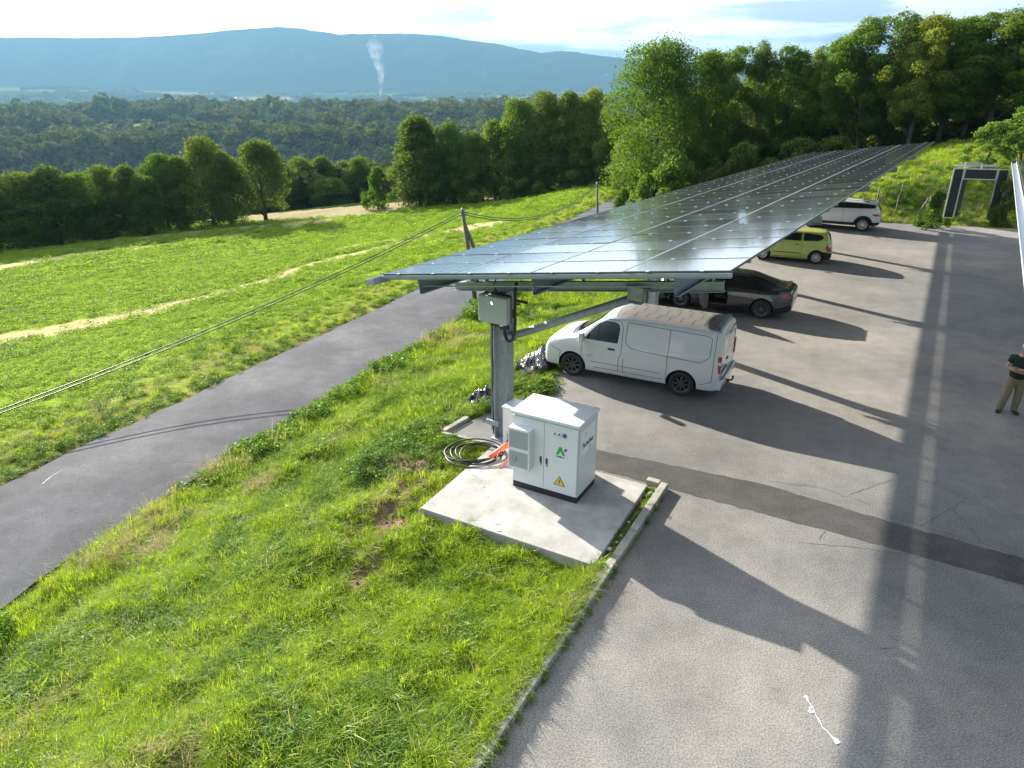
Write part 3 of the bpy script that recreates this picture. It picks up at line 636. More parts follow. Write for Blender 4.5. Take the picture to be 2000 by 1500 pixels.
# ------------------------------------------------------------------ scatter (grass, crop, far woods)
def scatter(name, P, rot, scl, idx, protos, label=None):
    me = bpy.data.meshes.new(name); me.vertices.add(len(P)); me.vertices.foreach_set('co', np.asarray(P, np.float32).ravel())
    a = me.attributes.new('rot', 'FLOAT_VECTOR', 'POINT'); a.data.foreach_set('vector', np.asarray(rot, np.float32).ravel())
    a = me.attributes.new('scl', 'FLOAT_VECTOR', 'POINT'); a.data.foreach_set('vector', np.asarray(scl, np.float32).ravel())
    a = me.attributes.new('idx', 'INT', 'POINT'); a.data.foreach_set('value', np.asarray(idx, np.int32))
    col = bpy.data.collections.new(name + '_sources')
    for i, p in enumerate(protos):
        so = bpy.data.objects.new('src_%s_%02d' % (name, i), p); col.objects.link(so)
    o = bpy.data.objects.new(name, me); C.objects.link(o)
    ng = bpy.data.node_groups.new(name, 'GeometryNodeTree'); ng.interface.new_socket('Geometry', in_out='INPUT', socket_type='NodeSocketGeometry'); ng.interface.new_socket('Geometry', in_out='OUTPUT', socket_type='NodeSocketGeometry')
    N = ng.nodes.new; L = ng.links.new; gi = N('NodeGroupInput'); go = N('NodeGroupOutput'); ip = N('GeometryNodeInstanceOnPoints'); ci = N('GeometryNodeCollectionInfo')
    ci.inputs['Collection'].default_value = col; ci.inputs['Separate Children'].default_value = True; ci.inputs['Reset Children'].default_value = True
    ip.inputs['Pick Instance'].default_value = True
    def na(n, t):
        a = N('GeometryNodeInputNamedAttribute'); a.data_type = t; a.inputs['Name'].default_value = n; return a.outputs['Attribute']
    L(gi.outputs[0], ip.inputs['Points']); L(ci.outputs[0], ip.inputs['Instance']); L(na('rot', 'FLOAT_VECTOR'), ip.inputs['Rotation'])
    L(na('scl', 'FLOAT_VECTOR'), ip.inputs['Scale']); L(na('idx', 'INT'), ip.inputs['Instance Index']); L(ip.outputs[0], go.inputs[0])
    md = o.modifiers.new('scatter', 'NODES'); md.node_group = ng
    return tag(o, label, kind='stuff')

def tuft(seed, n, h, spread, w, m, lean=.5, r0=.05):
    rs = np.random.default_rng(seed); V = []; F = []
    for i in range(n):
        a = rs.random() * 6.28; b = rs.random() * 6.28; p = np.array([math.cos(b), math.sin(b), 0]) * r0 * rs.random() ** .5; d = np.array([math.cos(a), math.sin(a), 0]); s = np.array([-d[1], d[0], 0])
        hh = h * rs.uniform(.45, 1.1); l = lean * rs.uniform(.3, 1.5) * hh; ww = w * rs.uniform(.6, 1.2); k = len(V)
        for t, q in ((0, 1), (.4, .9), (.75, .6)):
            c = p + d * l * t ** 1.8 + np.array([0, 0, hh * (t - .25 * t * t * lean)]); V += [c - s * ww * q, c + s * ww * q]
        V.append(p + d * l * 1.1 + np.array([0, 0, hh * (1 - .35 * lean)]))
        F += [(k, k + 1, k + 3, k + 2), (k + 2, k + 3, k + 5, k + 4), (k + 4, k + 5, k + 6)]
    return mesh_from('tuft', V, F, m)
def weed(seed, n, h, r, ls, m):
    rs = np.random.default_rng(seed); P = rs.normal(0, 1, (n, 3)) * [r * .5, r * .5, 0]; P[:, 2] = rs.random(n) ** .7 * h
    P[:, :2] *= (1.15 - P[:, 2] / h * .6)[:, None]; nn = np.c_[rs.normal(0, .4, (n, 2)), np.ones(n)]
    V, F = leaves(P, nn, ls * (.5 + rs.random(n)), .55, .35, rs); return mesh_from('weed', V, F, m)
T_GR = [tuft(1, 34, .24, 0, .0055, M['grass'], .7, .10), tuft(2, 34, .30, 0, .005, M['grass'], .5, .11), tuft(3, 34, .20, 0, .006, M['grass2'], .9, .11), tuft(4, 30, .26, 0, .0045, M['grass'], 1.2, .10),
        tuft(5, 22, .30, 0, .003, M['straw'], .8, .10), weed(6, 110, .24, .17, .022, M['grass2']), weed(7, 110, .16, .18, .018, M['grass']), tuft(8, 6, .55, 0, .003, M['straw'], .35, .06), weed(9, 14, .16, .16, .012, M['wildflower'])]

def sample(x0, x1, y0, y1, dens):
    n = int((x1 - x0) * (y1 - y0) * dens); return rng.uniform(x0, x1, n), rng.uniform(y0, y1, n)
def mk(x, y, idx, s, hs=None, tilt=.15, zoff=-.01):
    n = len(x); x = np.asarray(x); P = np.c_[x, y, height(x, y) + zoff]; rot = np.c_[rng.normal(0, tilt, n), rng.normal(0, tilt, n), rng.uniform(0, 6.28, n)]
    S = np.c_[s, s, s if hs is None else s * hs]; return P, rot, S, idx
def cat_(parts): return [np.concatenate([p[k] for p in parts]) for k in range(4)]
SHEETS = [[G(1012, 735, 0), G(1078, 722, 0), G(1090, 668, 0), G(1030, 672, 0)], [G(908, 792, -.3), G(962, 802, 0), G(968, 752, 0), G(925, 765, -.3)], [G(1255, 612, 0), G(1300, 604, 0), G(1318, 570, 0), G(1275, 570, 0)]]
def bank_ok(x, y):
    off, _ = road_side(x, y); inl = inpoly(x, y, LOT); sl = inpoly(x, y, np.array([PA, PB, PC, PD])); dl = dist_line(x, y, LOT, True)
    ed = inpoly(x, y, np.array([(-1.7, 15.05), (-.3, 14.6), (.1, 16.6), (-.8, 16.2)]))
    for sp in SHEETS: ed |= inpoly(x, y, np.array([q[:2] for q in sp]))
    kd = dist_line(x, y, np.array([KA - KDIR * 22, KB]))
    return (off > RW / 2 + .05) & ~inl & ~sl & ~ed & (kd > .16), off, dl
parts = []
for (x0, x1, y0, y1, dens, near, far_) in [(-14, 4, 2, 16.5, 95, 0, 17), (-12, 8, 14, 30, 42, 17, 31), (-6, 26, 24, 62, 14, 31, 64)]:
    x, y = sample(x0, x1, y0, y1, dens); ok, off, dl = bank_ok(x, y); D = np.hypot(x, y); ok &= (D > near) & (D <= far_) & ~((x > 12) & (y > 41))
    n1 = fbm(x * .8 + 3, y * .8, 3); n2 = fbm(x * .45 + 50, y * .45, 3); n3 = fbm(x * 1.3 + 90, y * 1.3, 2)
    soil = soil_f(x, y)
    ok &= rng.random(len(x)) > soil * (.55 + n3)
    x, y, off, dl, n1, n2, n3, D = [q[ok] for q in (x, y, off, dl, n1, n2, n3, D)]; n = len(x); u = rng.random(n)
    strip_ = ((off < RW / 2 + .5 + 1.3 * n1) & (n2 > .34)) | (np.hypot(x + 2.6, y - 14.8) < 1.3)
    lush = strip_ | (rng.random(n) < sstep(.40, .60, n3) * .85) | (rng.random(n) < sstep(.5, .62, n2)) | ((dl < 1.3) & (y > 14.5)) | ((np.hypot(x + 2.6, y - 14.8) < 1.6))
    dry = ((n1 > .54) & (n2 < .42)) | ((dl < .35) & (n1 > .5))
    idx = np.where(lush, np.where(strip_, np.choose((u * 5).astype(int), [2, 5, 5, 2, 6]), np.choose((u * 7).astype(int), [2, 2, 3, 2, 0, 2, 2])), np.choose((u * 6).astype(int), [0, 1, 0, 3, 1, 3]))
    idx = np.where(dry & (rng.random(n) < .6), 4, idx); idx = np.where(rng.random(n) < .03, 7, idx); idx = np.where((rng.random(n) < .0025) , 8, idx)
    s = (.72 + .85 * n1 + rng.uniform(-.2, .35, n)) * np.where(near >= 31, 2.0, np.where(near >= 17, 1.35, .92)) * np.where(lush, 1.15, 1)
    s *= np.clip(.5 + dl * 1.2, .5, 1); hs = np.where((off < RW / 2 + 1.2) & (off > RW / 2 + .25), 1.35, .8) * np.where(near >= 17, .8, .92)
    parts.append(mk(x, y, idx, s, hs))
# weeds spilling over the lot edge behind the post and in the strip by the slab
x = np.concatenate([rng.normal(.75, .25, 130), rng.normal(-.6, .25, 30), rng.uniform(0, 1, 60) * (PC - PB)[0] + PB[0] + rng.normal(.12, .05, 60)]); t_ = rng.uniform(0, 1, 60)
x[-60:] = PB[0] + (PC - PB)[0] * t_ + .13; y = np.concatenate([17.35 + (x[:130] - .75) * 1.1 + rng.normal(.15, .25, 130), rng.normal(16.4, .15, 30), PB[1] + (PC - PB)[1] * t_ - .06])
parts.append(mk(x, y, rng.choice([5, 6, 2, 0], len(x)), np.r_[rng.uniform(.8, 1.5, 160), rng.uniform(.25, .5, 60)], zoff=np.r_[np.full(130, .02), np.full(30, .0), np.full(60, .0)]))
kt = rng.uniform(-6, 7, 90); kx = KA[0] + KDIR[0] * kt - KN[0] * rng.uniform(.0, .05, 90); ky = KA[1] + KDIR[1] * kt - KN[1] * rng.uniform(.0, .05, 90)
a = mk(kx, ky, rng.choice([5, 6, 2], 90), rng.uniform(.15, .5, 90) * (rng.random(90) < .6) + .1); a[0][:, 2] = 0; parts.append(a)
kt = rng.uniform(-6, 4.25, 900); of_ = rng.uniform(.10, .3, 900); a = mk(KA[0] + KDIR[0] * kt + KN[0] * of_, KA[1] + KDIR[1] * kt + KN[1] * of_, rng.choice([0, 1, 3, 2, 4], 900), rng.uniform(.5, .95, 900), .9); a[0][:, 2] = .07; parts.append(a)
# far side of the lane: verge tufts, then the crop
T_CR = [weed(21, 90, .15, .30, .026, M['crop']), weed(22, 90, .13, .32, .026, M['crop']), weed(23, 80, .17, .26, .024, M['grass2'])]
cp = []
for (near, far_, dens, sc_) in [(0, 24, 19, 1.0), (24, 42, 11, 1.25), (42, 75, 4.5, 1.9), (75, 128, 1.6, 3.0)]:
    x, y = sample(-far_ * 1.0, 16, 4, far_, dens); D = np.hypot(x, y); off, _ = road_side(x, y); az = np.arctan2(x, y)
    fe = field_edge_d(x, y); ok = (D > near) & (D <= far_) & (off < -RW / 2 - .1) & (fe < -hay_w(x, y) - .5) & (az > -.88)
    x, y, off = x[ok], y[ok], off[ok]; n1 = fbm(x * .35, y * .35, 4); dd = np.zeros(len(x), bool)
    for P, w in DRY: dd |= (dist_line(x, y, P) + (n1 - .47) * 3.0 < w * 1.0)
    k = ~dd | (rng.random(len(x)) < .12); x, y, off, n1 = x[k], y[k], off[k], n1[k]; n = len(x)
    verge = -off < RW / 2 + 2.6 + (n1 - .47) * 4; n4 = fbm(x * .22 + 31, y * .22, 3)
    cpv = np.where(n4 > .55, rng.choice([0, 1, 2], n), rng.choice([0, 1], n))
    s = sc_ * (.55 + .9 * n1) * rng.uniform(.7, 1.25, n)
    a = mk(x[~verge], y[~verge], cpv[~verge], s[~verge], .75); cp.append(a)
    vi = rng.choice([0, 3, 4, 2, 4, 1, 5], n); vi = np.where(-off < RW / 2 + .8, rng.choice([5, 2, 6, 2], n), vi)
    # verge is grass: a lower rank of the same stuff
    rep = 3 if near == 0 else 2
    for q in range(rep):
        jx, jy = x[verge] + rng.normal(0, .12, verge.sum()), y[verge] + rng.normal(0, .12, verge.sum()); of2, _ = road_side(jx, jy); kk = of2 < -RW / 2 - .02
        parts.append(mk(jx[kk], jy[kk], vi[verge][kk], (sc_ * rng.uniform(.6, 1.1, verge.sum()))[kk], .75))
# grassy hill on the right
x, y = sample(14, 58, 40, 66, 14); D = np.hypot(x, y); off, _ = road_side(x, y); ok = ~inpoly(x, y, LOT) & (off > 4) & (D < 68) & (dist_line(x, y, LOT, True) > .1); x, y = x[ok], y[ok]; n1 = fbm(x * .5, y * .5, 3)
idx = np.where(n1 > .53, rng.choice([2, 0, 5], len(x)), rng.choice([0, 1, 0, 3, 4], len(x))); idx = np.where((y < 46) & (x < 29) & (rng.random(len(x)) < .35), 4, idx)
parts.append(mk(x, y, idx, rng.uniform(1.1, 2.0, len(x)), .8))
gp = cat_(parts); tag(scatter('grass', *gp, T_GR))
M['clod'] = mat('soil clod', (.12, .08, .055), .95)
def clod(s):
    rs = np.random.default_rng(s); m = MB(); bmesh.ops.create_icosphere(m.b, subdivisions=1, radius=.03)
    for v in m.b.verts: v.co *= rs.uniform(.6, 1.3); v.co.z *= .6
    return m.mesh('clod', M['clod'])
x, y = sample(-5, 2.5, 5.5, 16.5, 260); ok, off, dl = bank_ok(x, y); ok &= rng.random(len(x)) < np.clip(soil_f(x, y) * .55, 0, .5); x, y = x[ok], y[ok]
tag(scatter('soil_clods', *mk(x, y, rng.integers(0, 3, len(x)), rng.uniform(.3, 1.3, len(x)), tilt=1, zoff=0.005), [clod(1), clod(2), clod(3)]))
gp = cat_(cp); tag(scatter('clover_crop', *gp, T_CR))

# the woods filling the valley slopes
def far_crown(seed, m, ln=260):
    rs = np.random.default_rng(seed); nb = 8; c = np.c_[rs.normal(0, 1.7, (nb, 2)), rs.uniform(3, 7, nb)]; k = rs.integers(0, nb, ln); d = rs.normal(size=(ln, 3)); d[:, 2] = np.abs(d[:, 2]) * 1.2 - .35
    d /= np.linalg.norm(d, axis=1)[:, None]; P = c[k] + d * 2.2; V, F = leaves(P, d, .8 * (.7 + .6 * rs.random(ln)), .8, .22, rs); return mesh_from('far_crown', V, F, m)
FC = [far_crown(s, M['far_leaf']) for s in range(31, 36)]
n = 60000; a = rng.uniform(-.86, .78, n); D = np.sqrt(rng.uniform(260 ** 2, 2050 ** 2, n)); x, y = np.sin(a) * D, np.cos(a) * D
ok = forest_mask(x, y) & (rng.random(n) < np.interp(D, [260, 500, 1000, 2050], [1, 1, .8, .5])); x, y, D = x[ok], y[ok], D[ok]; n = len(x); z = height(x, y)
s = rng.uniform(1.0, 2.1, n) * np.interp(D, [260, 900, 2000], [.95, 1.25, 1.6]); s *= np.where(rng.random(n) < .07, 1.45, 1)
scatter('valley_forest', np.c_[x, y, z - 1], np.c_[np.zeros((n, 2)), rng.uniform(0, 6.28, n)], np.c_[s, s, s * rng.uniform(.85, 1.25, n)], rng.integers(0, 5, n), FC)
n = 16000; a = rng.uniform(-.86, .78, n); D = rng.uniform(2300, 6100, n); x, y = np.sin(a) * D, np.cos(a) * D; w_ = fbm(x / 230, y / 420, 3); ok = w_ > .49; x, y = x[ok], y[ok]; n = len(x)
s = rng.uniform(1.8, 3.4, n); scatter('valley_plain_trees', np.c_[x, y, height(x, y) - 1], np.c_[np.zeros((n, 2)), rng.uniform(0, 6.28, n)], np.c_[s * 1.6, s * 1.6, s * .8], rng.integers(0, 5, n), FC)
# the middle ground wood just beyond the hedgerow, falling into the gorge
n = 2600; a = rng.uniform(-.86, .12, n); D = rng.uniform(150, 300, n); x, y = np.sin(a) * D, np.cos(a) * D; s = rng.uniform(.8, 1.3, n)
scatter('gorge_wood', np.c_[x, y, height(x, y) - 1], np.c_[np.zeros((n, 2)), rng.uniform(0, 6.28, n)], np.c_[s, s, s], rng.integers(0, 5, n), FC)
# one pale flowering tree on the gorge side
q = GD(173, 300, 700); zg = H1(q[0], q[1]); pt = thing('pale_tree', 'pale whitish tree standing alone in the dark forest slope on the left', 'tree', (q[0], q[1], zg))
me, c_, r_ = crown_mesh('pale_crown', 15, 12, 1, 30, 1800, .5, M['pale_leaf'], 77, 'oval'); link('crown', me, pt); link('trunk', trunk_mesh('pale_trunk', 15, 2, c_, 77), pt)

# ------------------------------------------------------------------ solar roofs
def glass_mat():
    m = bpy.data.materials.new('solar glass'); m.use_nodes = True; t = m.node_tree; N = t.nodes.new; L = t.links.new; b = t.nodes['Principled BSDF']
    tc = N('ShaderNodeTexCoord'); sp = N('ShaderNodeSeparateXYZ'); L(tc.outputs['Object'], sp.inputs[0])
    def line(sock, period, w):
        a = N('ShaderNodeMath'); a.operation = 'DIVIDE'; L(sock, a.inputs[0]); a.inputs[1].default_value = period
        f = N('ShaderNodeMath'); f.operation = 'FRACT'; L(a.outputs[0], f.inputs[0]); g = N('ShaderNodeMath'); g.operation = 'LESS_THAN'; L(f.outputs[0], g.inputs[0]); g.inputs[1].default_value = w; return g.outputs[0]
    mx = N('ShaderNodeMath'); mx.operation = 'MAXIMUM'; L(line(sp.outputs[0], .0857, .045), mx.inputs[0]); L(line(sp.outputs[1], .171, .03), mx.inputs[1])
    ce = N('ShaderNodeMath'); ce.operation = 'ABSOLUTE'; L(sp.outputs[0], ce.inputs[0]); c2 = N('ShaderNodeMath'); c2.operation = 'LESS_THAN'; L(ce.outputs[0], c2.inputs[0]); c2.inputs[1].default_value = .007
    m2 = N('ShaderNodeMath'); m2.operation = 'MAXIMUM'; L(mx.outputs[0], m2.inputs[0]); L(c2.outputs[0], m2.inputs[1])
    c = N('ShaderNodeMix'); c.data_type = 'RGBA'; L(m2.outputs[0], c.inputs[0]); c.inputs[6].default_value = (.05, .052, .06, 1); c.inputs[7].default_value = (.12, .125, .135, 1); L(c.outputs[2], b.inputs['Base Color'])
    oi = N('ShaderNodeObjectInfo'); r = N('ShaderNodeMapRange'); L(oi.outputs['Random'], r.inputs[0]); r.inputs[3].default_value = .10; r.inputs[4].default_value = .16; L(r.outputs[0], b.inputs['Roughness'])
    geo = N('ShaderNodeNewGeometry'); n = N('ShaderNodeTexNoise'); n.inputs['Scale'].default_value = 1.2; L(geo.outputs['Position'], n.inputs[0]); bp = N('ShaderNodeBump'); bp.inputs['Strength'].default_value = .03; bp.inputs['Distance'].default_value = .02; L(n.outputs[0], bp.inputs['Height']); L(bp.outputs[0], b.inputs['Normal'])
    b.inputs['Specular IOR Level'].default_value = .9; b.inputs['Coat Weight'].default_value = 1; b.inputs['Coat Roughness'].default_value = .07; return m
M['pv'] = glass_mat(); M['cable'] = mat('black cable', (.014, .014, .015), .5)
PL = np.array([-2.588, 13.929, 4.1205]); PRr = np.array([3.2079, 10.2239, 5.1106]); AX = np.array([.54045, .84123, -.01551]); AX /= np.linalg.norm(AX)
E1 = (PRr - PL) / np.linalg.norm(PRr - PL); E3 = np.cross(E1, AX); PWD = np.linalg.norm(PRr - PL); CW = PWD / 4; RW_ = 1.08; NR = 36
def panel_mesh(w, l):
    m = MB(); m.mi = 0; t = .035; fw = .016
    for sx in (-1, 1): m.box((sx * (w / 2 - fw / 2), 0, 0), (fw, l, t))
    for sy in (-1, 1): m.box((0, sy * (l / 2 - fw / 2), 0), (w - 2 * fw, fw, t))
    m.mi = 1; m.box((0, 0, .003), (w - 2 * fw - .001, l - 2 * fw - .001, t - .012)); return m.mesh('solar_panel', [M['pframe'], M['pv']])
M['pframe'] = mat('dark panel frame', (.10, .105, .115), .4, metal=.7)
PANEL = panel_mesh(CW - .018, RW_ - .016)
def frame(o, e1, e2, e3, org):
    o.matrix_world = Matrix(((e1[0], e2[0], e3[0], org[0]), (e1[1], e2[1], e3[1], org[1]), (e1[2], e2[2], e3[2], org[2]), (0, 0, 0, 1)))
def h_post(m, c, ang, h, a=.34, b=.30):
    r = Matrix.Rotation(ang, 3, 'Z'); v = lambda x, y, z: Vector(c) + r @ Vector((x, y, z))
    for s in (-1, 1): m.box(v(0, s * (a / 2 - .008), h / 2), (b, .016, h), r)
    m.box(v(0, 0, h / 2), (.012, a - .034, h), r); m.box(v(0, 0, .012), (b + .14, a + .12, .024), r)
def canopy(label, org, rows, cols, posts, full=True, base_z=0.):
    co = thing('solar_canopy', label, 'solar canopy'); frame(co, E1, AX, E3, org); inv = co.matrix_world.inverted()
    clipm = MB()
    for j in range(rows):
        for i in range(cols):
            o = link('solar_panel', PANEL, co); o.location = (CW * (i + .5), RW_ * (j + .5), rng.normal(0, .0015)); o.rotation_euler = (rng.normal(0, .0022), rng.normal(0, .0022), 0)
    for j in range(rows + 1):
        for i in range(cols):
            for f in (.25, .75): clipm.box((CW * (i + f), RW_ * j, .018), (.06, .045, .012))
    clipm.build('panel_clips', M['alu'], co)['kind'] = 'stuff'
    LN = rows * RW_
    # cover strips over the joints between the columns
    for i in range(1, cols): m = MB(); m.box((CW * i, LN / 2, .0095), (.011, LN, .02)); m.build('joint_strip', M['galv'], co)
    # edge rails across, under each row joint; the first and last ones show as a fascia
    m = MB(); m.box((PWD / 4 * cols / 2, -.012, -.045), (CW * cols + .04, .03, .055)); m.box((CW * cols / 2, .02, -.085), (CW * cols, .05, .025)); m.build('fascia', M['galv_d'], co)
    m = MB(); m.box((CW * cols / 2, LN + .012, -.045), (CW * cols + .04, .03, .055)); m.build('fascia', M['galv_d'], co)
    for j in range(1, rows):
        m = MB() if j == 1 else None
        if j == 1: m.box((0, 0, 0), (CW * cols - .02, .045, .045)); RAIL = m.mesh('rail', M['galv'])
        o = link('mounting_rail', RAIL, co); o.location = (CW * cols / 2, RW_ * j, -.042)
    for a in ([.78, 3.40, 6.02] if full else [.5, 2.6]):    # sigma purlins running the whole length
        m = MB(); l = LN - .3; d = .34; m.box((a, l / 2 + .15, -.07 - d / 2), (.006, l, d))
        for z in (-.073, -.07 - d): m.box((a + .04, l / 2 + .15, z), (.08, l, .007))
        m.box((a + .08, l / 2 + .15, -.07 - d + .014), (.006, l, .03)); m.build('purlin', M['galv_d'], co)
    m = MB(); m.box((-.125, LN / 2 - .1, -.15), (.21, LN + .3, .006)); m.box((-.24, LN / 2 - .1, -.095), (.006, LN + .3, .11)); m.box((-.03, LN / 2 - .1, -.085), (.006, LN + .3, .13)); m.box((-.14, -.247, -.10), (.20, .006, .1)); m.build('gutter', M['galv'], co)
    if full:
        m = MB(); m.tube([(.78, .22, -.27), (6.1, .22, -.27)], .014, 6); m.build('tie_rod', M['galv'], co)
    for q in posts:
        w = co.matrix_world; X = lambda a, z: inv @ (Vector(PL * 0 + org) + Vector((E1[0], E1[1], 0)).normalized() * a + Vector(AX) * q + Vector((0, 0, z - org[2] - AX[2] * q)))
        # beam follows the slope
        m = MB(); L0, L1 = .15, 6.2; cz = -.655
        m.box(((L0 + L1) / 2, q, cz), (L1 - L0, .012, .17)); 
        for z in (-.09, .09): m.box(((L0 + L1) / 2, q, cz + z), (L1 - L0, .14, .014))
        for a in [.78, 3.40, 6.02]: m.box((a - .01, q, -.49), (.012, .14, .16))
        m.build('transverse_beam', M['galv'], co)
        A0 = 1.52; p0 = Vector(org) + Vector((E1[0], E1[1], 0)).normalized() * A0 + Vector(AX) * q; p0.z = base_z
        top = org[2] + AX[2] * q + (A0 / math.hypot(E1[0], E1[1])) * E1[2] - .755
        m = MB(); h_post(m, (0, 0, 0), math.atan2(AX[1], AX[0]) , top - base_z); o = m.build('post', M['galv'], co); o.matrix_world = Matrix.Translation(p0)
        # brace tube from the post to the beam
        en = Vector((E1[0], E1[1], 0)).normalized(); b0 = p0 + en * .16 + Vector((0, 0, 2.52 - base_z)); b1 = Vector(org) + en * 4.62 + Vector(AX) * q; b1.z = org[2] + AX[2] * q + 4.62 * E1[2] / math.hypot(E1[0], E1[1]) - .86
        m = MB(); m.tube([b0, b1], .085, 14); o = m.build('brace', M['galv'], co); o.matrix_parent_inverse = inv
        m = MB(); rm = Matrix((en, Vector((-en.y, en.x, 0)), Vector((0, 0, 1)))).transposed()
        for s in (-1, 1): m.box(b1 + Vector((-en.y, en.x, 0)) * .095 * s + Vector((0, 0, .05)), (.34, .012, .34), rm, .05)
        m.box(b1 + Vector((0, 0, .19)), (.5, .26, .014), rm)
        for s in (-1, 1): m.box(b0 + Vector((-en.y, en.x, 0)) * .095 * s, (.26, .012, .2), rm, .03)
        m.tube([b1 + Vector((-en.y, en.x, 0)) * .13, b1 - Vector((-en.y, en.x, 0)) * .13], .035, 10); o = m.build('bracket', M['galv'], co); o.matrix_parent_inverse = inv
    return co
PQ = [2.07, 10.75, 19.43, 28.1, 36.8]
cano = canopy('long solar panel roof on steel posts sloping over the row of parked cars', PL, NR, 4, PQ)
# cables lying along the beam under the near edge
m = MB(); pts = []
for s in range(3):
    pp = [(1.0 + .45 * i, 1.55 + .12 * math.sin(i * 1.3 + s) + .05 * s, -.36 + .03 * math.sin(i * 2.1 + s * 2)) for i in range(12)]; m.tube(pp, .013, 5)
m.tube([(1.5 + .04 * math.sin(i * 2), 1.7, -.36 - .09 * i) for i in range(5)], .016, 5); m.build('cable_bundle', M['cable'], cano)
org2 = G(1987, 313, 3.95) - AX * (34 * RW_)
can2 = canopy('second solar roof cut off by the right edge, showing its pale steel gutter', org2, 34, 2, [6.0, 16.0, 26.0], False)

# perforated cable tray and clamp on the first post; inverter hanging on it
def on_post(a, q, z):   # world point: a across, q along, z up
    p = Vector(PL) + Vector((E1[0], E1[1], 0)).normalized() * a + Vector((AX[0], AX[1], 0)).normalized() * q; p.z = z; return p
ROT = math.atan2(E1[1], E1[0])       # local x across the canopy (to the right), local y away
t = thing('cable_tray', 'tall perforated steel cable tray running up the left side of the first post', 'cable tray', on_post(1.30, 1.96, 0), ROT)
m = MB(); m.box((0, 0, 1.75), (.004, .11, 3.1)); m.box((0, -.055, 1.75), (.03, .004, 3.1)); m.build('tray', M['galv'], t)
m = MB(); 
for i in range(60): m.box((-.0035, .0, .3 + i * .05), (.003, .05, .022)); m.box((0, -.0585, .3 + i * .05), (.014, .003, .026))
m.build('tray_slots', M['black'], t)['kind'] = 'stuff'
m = MB(); m.tube([(.015 + .006 * math.sin(i), -.02, .1 + i * .2) for i in range(16)], .014, 6); m.build('cable', M['cable'], t)
m = MB(); m.box((.04, -.09, .42), (.34, .05, .12), bev=.006); m.build('clamp', M['galv'], t)
iv = thing('power_inverter', 'grey rounded inverter box with a small blue lit sign fixed high on the first post', 'inverter', on_post(1.52, 1.72, 2.93), ROT)
M['inv'] = mat('inverter shell', (.42, .45, .48), .45, spec=.4, var=.02, vscale=40)
m = MB(); m.box((0, 0, .29), (.72, .20, .60), bev=.05, seg=4); m.build('casing', M['inv'], iv)
m = MB(); m.box((.0, .13, .29), (.66, .10, .62), bev=.01); m.box((.31, .02, .31), (.06, .1, .52)); m.build('heat_sink', M['black'], iv)
m = MB(); [m.lathe([(.0, -.004), (.012, -.004), (.012, .004)], 'y', 10, (x, -.1, z)) for x in (-.31, .31) for z in (.04, .54)]; m.build('screw', M['alu'], iv)
M['blue_led'] = mat('lit sign', (.4, .7, 1), .5, emit=(.35, .7, 1, 3)); m = MB(); m.box((-.005, -.1015, .45), (.028, .003, .012)); m.box((.012, -.1015, .43), (.012, .003, .03)); m.box((-.012, -.1015, .46), (.012, .003, .02)); m.build('indicator', M['blue_led'], iv)
m = MB(); m.box((.24, .03, -.06), (.17, .12, .13), bev=.01); m.build('connector_box', M['black'], iv)
M['paper'] = mat('white label', (.7, .72, .74), .6); m = MB(); m.box((.2, -.0325, -.03), (.08, .003, .05)); m.build('sticker', M['paper'], iv)
M['redcable'] = mat('red cable', (.25, .02, .03), .5); m = MB()
for i in range(5): m.tube([(-.15 + .05 * i, .03, -.0), (-.15 + .06 * i, 0, -.06 - .012 * i), (-.05 + .05 * i, .02, -.075), (.12, .05, -.05)], .008, 5)
m.build('red_wires', M['redcable'], iv)
m = MB(); m.tube([(.24, .03, -.12), (.25, .02, -.24), (.31, .02, -.36), (.38, .03, -.38), (.44, .04, -.32), (.485, .05, -.15), (.49, .06, .1), (.47, .08, .4), (.46, .1, .72), (.46, .16, .9)], .033, 9); m.build('cable_loop', M['cable'], iv)
m = MB(); m.box((.6, .12, .52), (.30, .05, .05)); m.box((.52, .12, .45), (.12, .03, .03)); m.box((.44, .06, .25), (.03, .03, .2)); m.build('mounting_arm', M['black'], iv)

# ------------------------------------------------------------------ the battery cabinet
def text_mesh(s, size, ext=.0008, align='CENTER', bold=0):
    cu = bpy.data.curves.new('t', 'FONT'); cu.body = s; cu.size = size; cu.extrude = ext; cu.align_x = align; cu.align_y = 'CENTER'; cu.offset = bold
    o = bpy.data.objects.new('t', cu); C.objects.link(o); bpy.context.view_layer.update()
    me = bpy.data.meshes.new_from_object(o.evaluated_get(bpy.context.evaluated_depsgraph_get())); bpy.data.objects.remove(o); return me
def put_text(name, s, size, mt, parent, loc, rot, **k):
    me = text_mesh(s, size, **k); me.materials.clear(); me.materials.append(mt); o = link(name, me, parent); o.location = loc; o.rotation_euler = rot; return o
fl, fr, brr = G(1001.3, 948, .1), G(1127, 985, .1), G(1167, 944.7, .1)
CANG = math.atan2(fr[1] - fl[1], fr[0] - fl[0]); cx = Vector((math.cos(CANG), math.sin(CANG), 0)); cy = Vector((-cx.y, cx.x, 0))
CWd, CDp, CHt = 1.42, .90, 1.64
cab = thing('battery_cabinet', 'large white two door cabinet with green letter logo and black plinth on the concrete slab', 'electrical cabinet', Vector(fl) + cx * CWd / 2 + cy * CDp / 2, CANG)
hw, hd = CWd / 2, CDp / 2; X0 = -hw
m = MB(); m.box((0, 0, .06), (CWd - .012, CDp - .012, .12)); m.build('plinth', mat('black plinth', (.018, .018, .02), .5), cab)
m = MB(); m.box((0, .01, .12 + (CHt - .12) / 2), (CWd, CDp - .02, CHt - .12), bev=.006); m.build('body', M['white2'], cab)
m = MB(); m.box((0, -.012, CHt + .030), (CWd + .05, CDp + .06, .06), bev=.007, seg=2); m.build('roof_cover', M['white'], cab)
